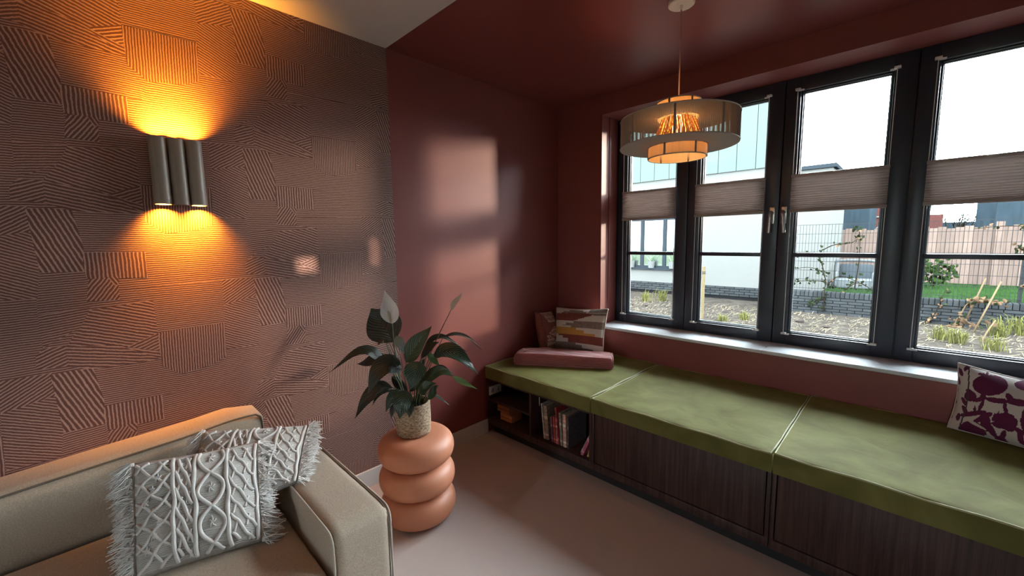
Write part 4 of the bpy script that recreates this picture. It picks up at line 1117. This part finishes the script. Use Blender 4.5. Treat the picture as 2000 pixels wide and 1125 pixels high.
# raised lawn
m_lawn = mat('raised_lawn_grass', (0.0070, 0.0154, 0.0048), .95, var=(7, .4), bump=(40, 1, .03))
struct(box('ground_lawn', (1.0, YG+.24, -.02), (14, 16, .355), m_lawn))
gl = MB(); rgg = random.Random(11)
for k in range(2600):
    x, y = rgg.uniform(1.1, 5), rgg.uniform(YG+.3, 10.3); h = rgg.uniform(.03, .08)
    gl.add([(x, y, .35), (x+.012, y+.004, .35), (x+rgg.uniform(-.02, .02), y, .35+h)], [(0, 1, 2)])
lw = stuff(gl.build('lawn_grass', mat('grass_blades', (0.0117, 0.0271, 0.0070), .8))); tag(lw, 'short green grass growing behind the garden wall', 'grass')

# wire mesh fence
fe = thing('wire_fence', 'thin wire mesh fence standing behind the garden wall', 'fence', (2.5, YG+.16, .37))
m_wire = mat('dark_galvanised_wire', (0.0128, 0.0134, 0.0146), .5)
wm = MB(); yf = YG+.12
for k in range(96):
    x = .35+.05*k; wm.box((x-.0025, yf-.0025, .40), (x+.0025, yf+.0025, 1.69))
stuff(wm.build('vertical_wires', m_wire, fe))
for k in range(8):
    z = .45+.177*k; MB().box((.35, yf-.007, z-.004), (5.2, yf-.001, z+.004)).build('horizontal_wire', m_wire, fe)
for x in (.4, 1.95, 3.5, 5.0): box('fence_post', (x-.02, yf+.005, .37), (x+.02, yf+.045, 1.72), m_wire, fe)

# timber fence
YT = 10.5
tf = thing('timber_fence', 'weathered vertical board timber fence behind the lawn', 'fence', (3, YT, .35))
m_board = mat('weathered_pink_timber', (0.0701, 0.0494, 0.0412), .85, var=(3, .2), rnd=.22, stretch=(14, 14, 1))
bd = MB().box((0, 0, 0), (.132, .022, 1.25)).mesh('fence_board'); bd.materials.append(m_board)
for k in range(52):
    o = link('fence_board', bd, None, tf, (.75+.136*k, YT-(.012 if k % 2 else 0), .37)); o.scale = (1, 1, 1+.02*((k*7) % 5-2)/2)
for k in range(5): box('fence_post', (1.7+1.8*k, YT-.05, .36), (1.82+1.8*k, YT-.014, 1.72), m_board, tf)
box('fence_rail', (.6, YT+.024, .6), (7.6, YT+.06, .68), m_board, tf); box('fence_rail', (.6, YT+.024, 1.35), (7.6, YT+.06, 1.43), m_board, tf)

# white garden chest with rounded frame behind the wire fence
wc = thing('garden_chest', 'white plastic garden bench with rounded back behind the wire fence', 'bench', (1.35, 8.3, .355))
m_wp = mat('white_garden_plastic', (0.0500, 0.0538, 0.0558), .5)
link('seat_box', soft_box((.98, 8.1, .357), (1.95, 8.55, .56), .04, n=6), m_wp, wc)
link('backrest', soft_box((1.06, 8.5, .52), (1.62, 8.57, .86), .03, n=6), mat('pale_blue_panel', (0.0260, 0.0314, 0.0356), .5), wc)
MB().tube(catmull([(1.0, 8.48, .5), (1.0, 8.48, .84), (1.06, 8.48, .93), (1.55, 8.48, .94), (1.66, 8.48, .90), (1.70, 8.48, .80), (1.68, 8.48, .5)], 8), .028, 8).build('frame_tube', m_wp, wc, smooth=True)
for x in (1.05, 1.65): MB().tube(catmull([(x, 8.08, .40), (x, 8.08, .66), (x, 8.2, .70), (x, 8.48, .70)], 6), .022, 8).build('arm_tube', m_wp, wc, smooth=True)

wc.location.x += .09
# houses further away
m_slate = mat('blue_grey_slate_cladding', (0.0115, 0.0166, 0.0209), .6, var=(2, .15), stretch=(8, 1, 1))
m_redbrick = mat('red_house_brick', (0.0330, 0.0132, 0.0118), .85, var=(25, .2))
def house(name, lab, x0, x1, y, z1, m_, wins=(), roof=None, depth=4, mats_=None):
    t = thing(name, lab, 'house', ((x0+x1)/2, y, 0)); box('wall', (x0, y, -.02), (x1, y+depth, z1), m_, t)
    for (a, b, c, d) in wins:
        ring(MB(), a, b, c, d, .06, .06, .06, .06, y-.05, y+.02).build('window_frame', m_farwhite, t)
        box('pane', (a+.06, y-.02, c+.06), (b-.06, y-.005, d-.06), m_pane, t)
    if roof:
        h_ = roof; MB().add([(x0-.15, y-.15, z1), (x1+.15, y-.15, z1), (x1+.15, y+depth+.15, z1), (x0-.15, y+depth+.15, z1), (x0-.15, y+depth/2, z1+h_), (x1+.15, y+depth/2, z1+h_)],
            [(0, 1, 5, 4), (2, 3, 4, 5), (0, 4, 3), (1, 2, 5), (0, 3, 2, 1)]).build('roof', m_slate, t)
    return t
house('slate_shed', 'blue grey slate clad annex beside the white building', -.1, 1.30, 13.0, 2.6, m_slate, [], None, 3)
h2 = house('brick_house', 'red brick house with white window frames beyond the timber fence', .80, 2.20, 19.0, 3.6, m_redbrick, [(.90, 1.06, 2.30, 3.0), (1.6, 1.95, 2.3, 3.1)], None, 5)
MB().add([(1.15, 18.6, 1.72), (1.75, 18.6, 1.72), (1.45, 18.6, 2.05), (1.15, 18.95, 1.72), (1.75, 18.95, 1.72), (1.45, 18.95, 2.05)], [(0, 1, 2), (3, 5, 4), (0, 2, 5, 3), (1, 4, 5, 2), (0, 3, 4, 1)]).build('porch_gable', m_farwhite, h2)
box('string_course', (.80, 18.95, 2.16), (2.20, 18.999, 2.21), m_farwhite, h2)
sh_ = house('slate_house', 'blue grey slate clad house behind the right end of the timber fence', 3.75, 9.0, 13.5, 2.6, m_slate, [], None, 5)
box('added_sun_blocker', (13.05, 20, -.02), (34, 20.6, 8.5), m_slate, sh_)  # unseen block added to keep the low sun off the wallpaper
house('red_annex', 'small red brick wall end at the left of the right window view', 2.45, 2.75, 11.6, 1.95, m_redbrick, [], None, 1)

# wooden post in front of the white building
tp = thing('garden_stake', 'pale square timber post in the soil seen through the second window', 'post', (-.43, 4.9, -.02))
m_pole = mat('pale_yellow_timber', (0.0616, 0.0473, 0.0268), .7, var=(4, .15), stretch=(20, 20, 2))
MB().box((-.478, 4.87, -.10), (-.425, 4.925, .95)).build('stake', m_pole, tp, bevel=.004)
box('wire_tie', (-.482, 4.866, .815), (-.421, 4.929, .83), m_wire, tp); box('wire_tie', (-.482, 4.866, .845), (-.421, 4.929, .856), m_wire, tp)

# grass tufts
m_tuft = mat('yellow_green_grass', (0.0461, 0.0450, 0.0140), .8, var=(20, .3))
TU = [((-2.2, 6.2), .30, 'grass tuft by the brick base, left in the first window'), ((-1.93, 6.5), .34, 'grass tuft by the brick base, right in the first window'), ((.14, 5.25), .16, 'low pale grass tuft at the bottom of the second window'),
      ((2.64, 5.42), .22, 'green grass tuft at the lower left of the right window'), ((2.80, 5.25), .24, 'yellow grass tuft low in the right window'), ((3.10, 5.05), .20, 'yellow grass tuft at the bottom right of the right window'),
      ((3.25, 6.15), .36, 'large yellowish grass tuft before the garden wall'), ((3.47, 6.5), .34, 'grass tuft before the garden wall at the right edge'), ((-.1, 4.9), .12, 'short pale grass patch beside the timber post')]
for (x, y), h, lab in TU:
    rr_ = random.Random(int(x*100)); g = MB()
    for k in range(70):
        a = rr_.uniform(0, 6.28); r = h*rr_.uniform(.15, .8); hh = h*rr_.uniform(.4, 1)
        bx, by = x+.05*rr_.gauss(0, 1), y+.05*rr_.gauss(0, 1)
        p0, p1, p2 = Vector((bx, by, -.03)), Vector((bx+r*.35*math.cos(a), by+r*.35*math.sin(a), hh*.75)), Vector((bx+r*math.cos(a), by+r*math.sin(a), hh*rr_.uniform(.6, 1)))
        s_ = Vector((-math.sin(a), math.cos(a), 0))*.005
        g.add([p0-s_, p0+s_, p1+s_*.8, p1-s_*.8, p2], [(0, 1, 2, 3), (3, 2, 4)])
    tag(g.build('grass_tuft', m_tuft), lab, 'grass', 'grass tufts in the soil')
# straw litter on the soil
lit = MB(); rl = random.Random(21)
for k in range(2600):
    x, y = rl.uniform(-3.5, 4.2), rl.uniform(4.2, 6.7); a = rl.uniform(0, 3.14); l_ = rl.uniform(.03, .10)
    d = Vector((math.cos(a), math.sin(a), rl.uniform(-.1, .35)))*l_; s_ = Vector((-math.sin(a), math.cos(a), .3))*.005; p = Vector((x, y, -.017))
    lit.add([p-s_, p+s_, p+d+s_+Vector((0, 0, .012)), p+d-s_+Vector((0, 0, .012))], [(0, 1, 2, 3)])
tag(stuff(lit.build('straw_litter', mat('dry_straw', (0.0460, 0.0376, 0.0268), .9, var=(3, .4)))), 'dry straw and twigs scattered over the bare soil', 'straw')
# stones
for k, (x, y, s) in enumerate(((.95, 5.6, .05), (1.35, 5.35, .04), (-1.9, 5.6, .06), (-2.2, 5.5, .04))):
    bm = bmesh.new(); bmesh.ops.create_icosphere(bm, subdivisions=2, radius=s)
    for v in bm.verts: v.co = Vector((v.co.x*1.3, v.co.y, v.co.z*.6))*(1+.15*math.sin(9*v.co.x/s+k)*math.cos(7*v.co.y/s)); v.co += Vector((x, y, -.02+s*.4))
    me = bpy.data.meshes.new('stone'); bm.to_mesh(me); bm.free()
    tag(link('stone', me, mat('field_stone', (0.0179, 0.0139, 0.0128), .9, var=(10, .2))), ('brown stone on the soil left in the third window', 'small stone right of the brown stone in the third window', 'reddish stone on the soil in the first window', 'small stone beside the reddish stone in the first window')[k], 'stone', 'stones on the soil')

# climbers on the wire fence
m_vine = mat('vine_stem', (0.0084, 0.0062, 0.0043), .9); m_vleaf = mat('ivy_leaf', (0.0069, 0.0099, 0.0049), .7, rnd=.4); m_dryleaf = mat('dry_vine_leaf', (0.0513, 0.0320, 0.0193), .85, rnd=.3)
lm_ = MB().add([(0, 0, 0), (.022, .006, .02), (.014, .0, .05), (0, -.004, .062), (-.014, 0, .05), (-.022, .006, .02)], [(0, 1, 2, 3), (0, 3, 4, 5)]).mesh('leaf')
lm2 = lm_.copy(); lm_.materials.append(m_vleaf); lm2.materials.append(m_dryleaf)
def vine(lab, paths, nleaf, dry=0.0, seed=0, name='climbing_vine', y=None):
    p0 = paths[0][0]; t = thing(name, lab, 'vine', p0); rv_ = random.Random(seed)
    for pth in paths:
        c = catmull(pth, 8); MB().tube(c, [.010-.006*i/len(c) for i in range(len(c))], 5).build('stem', m_vine, t, smooth=True)
        for k in range(nleaf):
            q = rv_.choice(c)+Vector((rv_.uniform(-.04, .04), rv_.uniform(-.03, .01), rv_.uniform(-.04, .04)))
            o = link('leaf', lm2 if rv_.random() < dry else lm_, None, t, q)
            o.rotation_euler = (rv_.uniform(-.8, .8), rv_.uniform(-3, 3), rv_.uniform(-1, 1)); s = rv_.uniform(.5, 1.2); o.scale = (s, s, s)
yv = yf-.02
vine('ivy shoots climbing the wire fence in front of the white building end', [[(1.12, YG-.02, .02), (1.13, YG-.035, .30), (1.12, YG-.035, .43), (1.11, yv, .62), (1.02, yv, .80), (.80, yv, .86), (.52, yv, .80)], [(1.11, yv, .60), (.90, yv, .60), (.70, yv, .58), (.45, yv, .52)],
      [(1.11, yv, .62), (1.0, yv, 1.02), (.85, yv, 1.14), (.55, yv, 1.06)], [(1.12, YG-.02, .28), (1.0, YG-.03, .22), (.90, YG-.03, .14)]], 24, 0, 1)
vine('ivy shoots on the wire fence over the garden bench', [[(1.15, yv, .55), (1.3, yv, .70), (1.5, yv, .66), (1.75, yv, .52)], [(1.0, yv, 1.18), (1.2, yv, 1.30), (1.45, yv, 1.34), (1.6, yv, 1.48)], [(1.55, yv, .5), (1.58, yv, 1.0), (1.56, yv, 1.5), (1.5, yv, 1.62)], [(1.4, yv, .45), (1.6, yv, .60), (1.85, yv, .44)]], 18, .2, 2)
vine('dry climber at the left end of the wall in the right window', [[(2.55, YG-.05, .0), (2.62, YG-.04, .18), (2.66, YG-.04, .36), (2.67, YG-.04, .44), (2.72, yv, .55)], [(2.5, YG-.06, .0), (2.58, YG-.05, .12)]], 12, .7, 3)
vine('tall vine with yellow leaves along the top of the wire fence', [[(3.55, yv, .5), (3.58, yv, 1.0), (3.56, yv, 1.5), (3.3, yv, 1.58), (2.95, yv, 1.55)], [(3.56, yv, 1.45), (3.75, yv, 1.56)], [(3.56, yv, 1.2), (3.40, yv, 1.24)]], 34, .35, 4)
# dried plant tied to two canes
dp = thing('dried_shrub', 'dried brown shrub leaning on two canes before the garden wall', 'shrub', (2.95, 6.5, 0))
m_cane = mat('weathered_cane', (0.0531, 0.0368, 0.0224), .8)
MB().tube([(2.93, 6.72, -.02), (3.12, 6.76, .78)], .011, 6).build('cane', m_cane, dp, smooth=True)
MB().tube([(3.02, 6.30, -.02), (3.27, 6.70, .74)], .012, 6).build('cane', m_cane, dp, smooth=True)
for k, pth in enumerate(([(2.86, 6.66, 0), (2.90, 6.66, .22), (2.98, 6.66, .40), (3.2, 6.64, .47)], [(2.98, 6.66, .38), (3.12, 6.62, .44), (3.3, 6.62, .40)], [(2.84, 6.64, 0), (2.87, 6.64, .14), (2.94, 6.62, .10), (3.1, 6.6, .02)], [(3.05, 5.6, -.02), (3.1, 5.7, .12), (3.18, 5.9, .25)])):
    c = catmull(pth, 6); MB().tube(c, .009, 5).build('branch', m_cane, dp, smooth=True)
    rv_ = random.Random(40+k)
    for q in range(26 if k < 3 else 3):
        o = link('leaf', lm2 if rv_.random() < .7 else lm_, None, dp, rv_.choice(c)+Vector((rv_.uniform(-.06, .06), rv_.uniform(-.05, .03), rv_.uniform(-.05, .05))))
        o.rotation_euler = (rv_.uniform(-1, 1), rv_.uniform(-3, 3), rv_.uniform(-1, 1)); s = rv_.uniform(.7, 1.5); o.scale = (s, s, s)
# leafy bush at the fence foot
bs = thing('green_bush', 'leafy green bush at the foot of the timber fence', 'bush', (2.6, 9.4, .36))
rv_ = random.Random(77)
for k in range(5):
    a = k*1.25; MB().tube([(2.62, 9.4, .36), (2.62+.12*math.cos(a), 9.4+.1*math.sin(a), .6), (2.62+.25*math.cos(a), 9.4+.2*math.sin(a), .85)], .008, 5).build('stem', m_vine, bs)
lm3 = lm_.copy(); lm3.materials.clear(); lm3.materials.append(mat('bush_leaf', (0.0083, 0.0150, 0.0043), .7, rnd=.3))
for k in range(150):
    d = Vector((rv_.gauss(0, 1), rv_.gauss(0, 1), rv_.gauss(0, 1))).normalized()*rv_.uniform(.4, 1)
    o = link('leaf', lm3, None, bs, (2.62+.38*d.x, 9.4+.25*d.y, .68+.30*d.z)); o.rotation_euler = (rv_.uniform(-2, 2), rv_.uniform(-3, 3), 0); o.scale = (1.7, 1.7, 1.7)
# bare trees far behind the fence
def bare_tree(lab, x, y, z0, h, seed):
    t = thing('bare_tree', lab, 'tree', (x, y, z0), 'bare trees beyond the fence'); r_ = random.Random(seed); br = []
    def grow(p, d, l, r, n):
        e = p+d*l; br.append((p, e, r))
        if n == 0: return
        for k in range(3):
            nd = (d+Vector((r_.uniform(-.7, .7), r_.uniform(-.7, .7), r_.uniform(-.1, .5)))).normalized(); grow(e-d*l*r_.uniform(0, .35), nd, l*r_.uniform(.6, .8), r*.6, n-1)
    grow(Vector((x, y, z0)), Vector((0, 0, 1)), h*.4, .05, 4)
    m = MB(); m.tube([br[0][0], br[0][1]], [.05, .04], 6); m.build('trunk', m_vine, t)
    m = MB()
    for p, e, r in br[1:]: m.tube([p, e], [r, r*.6], 4, cap=False)
    m.build('branches', m_vine, t)
bare_tree('small bare tree left above the fence in the right window', 2.75, 16.6, 0, 3.0, 1)
bare_tree('small bare tree right above the fence in the right window', 3.45, 20.2, 0, 3.0, 2)
box_h = house('far_roof', 'low far roof line beyond the timber fence under the bare trees', 2.2, 4.6, 22, 1.95, m_slate, [], None, 3)
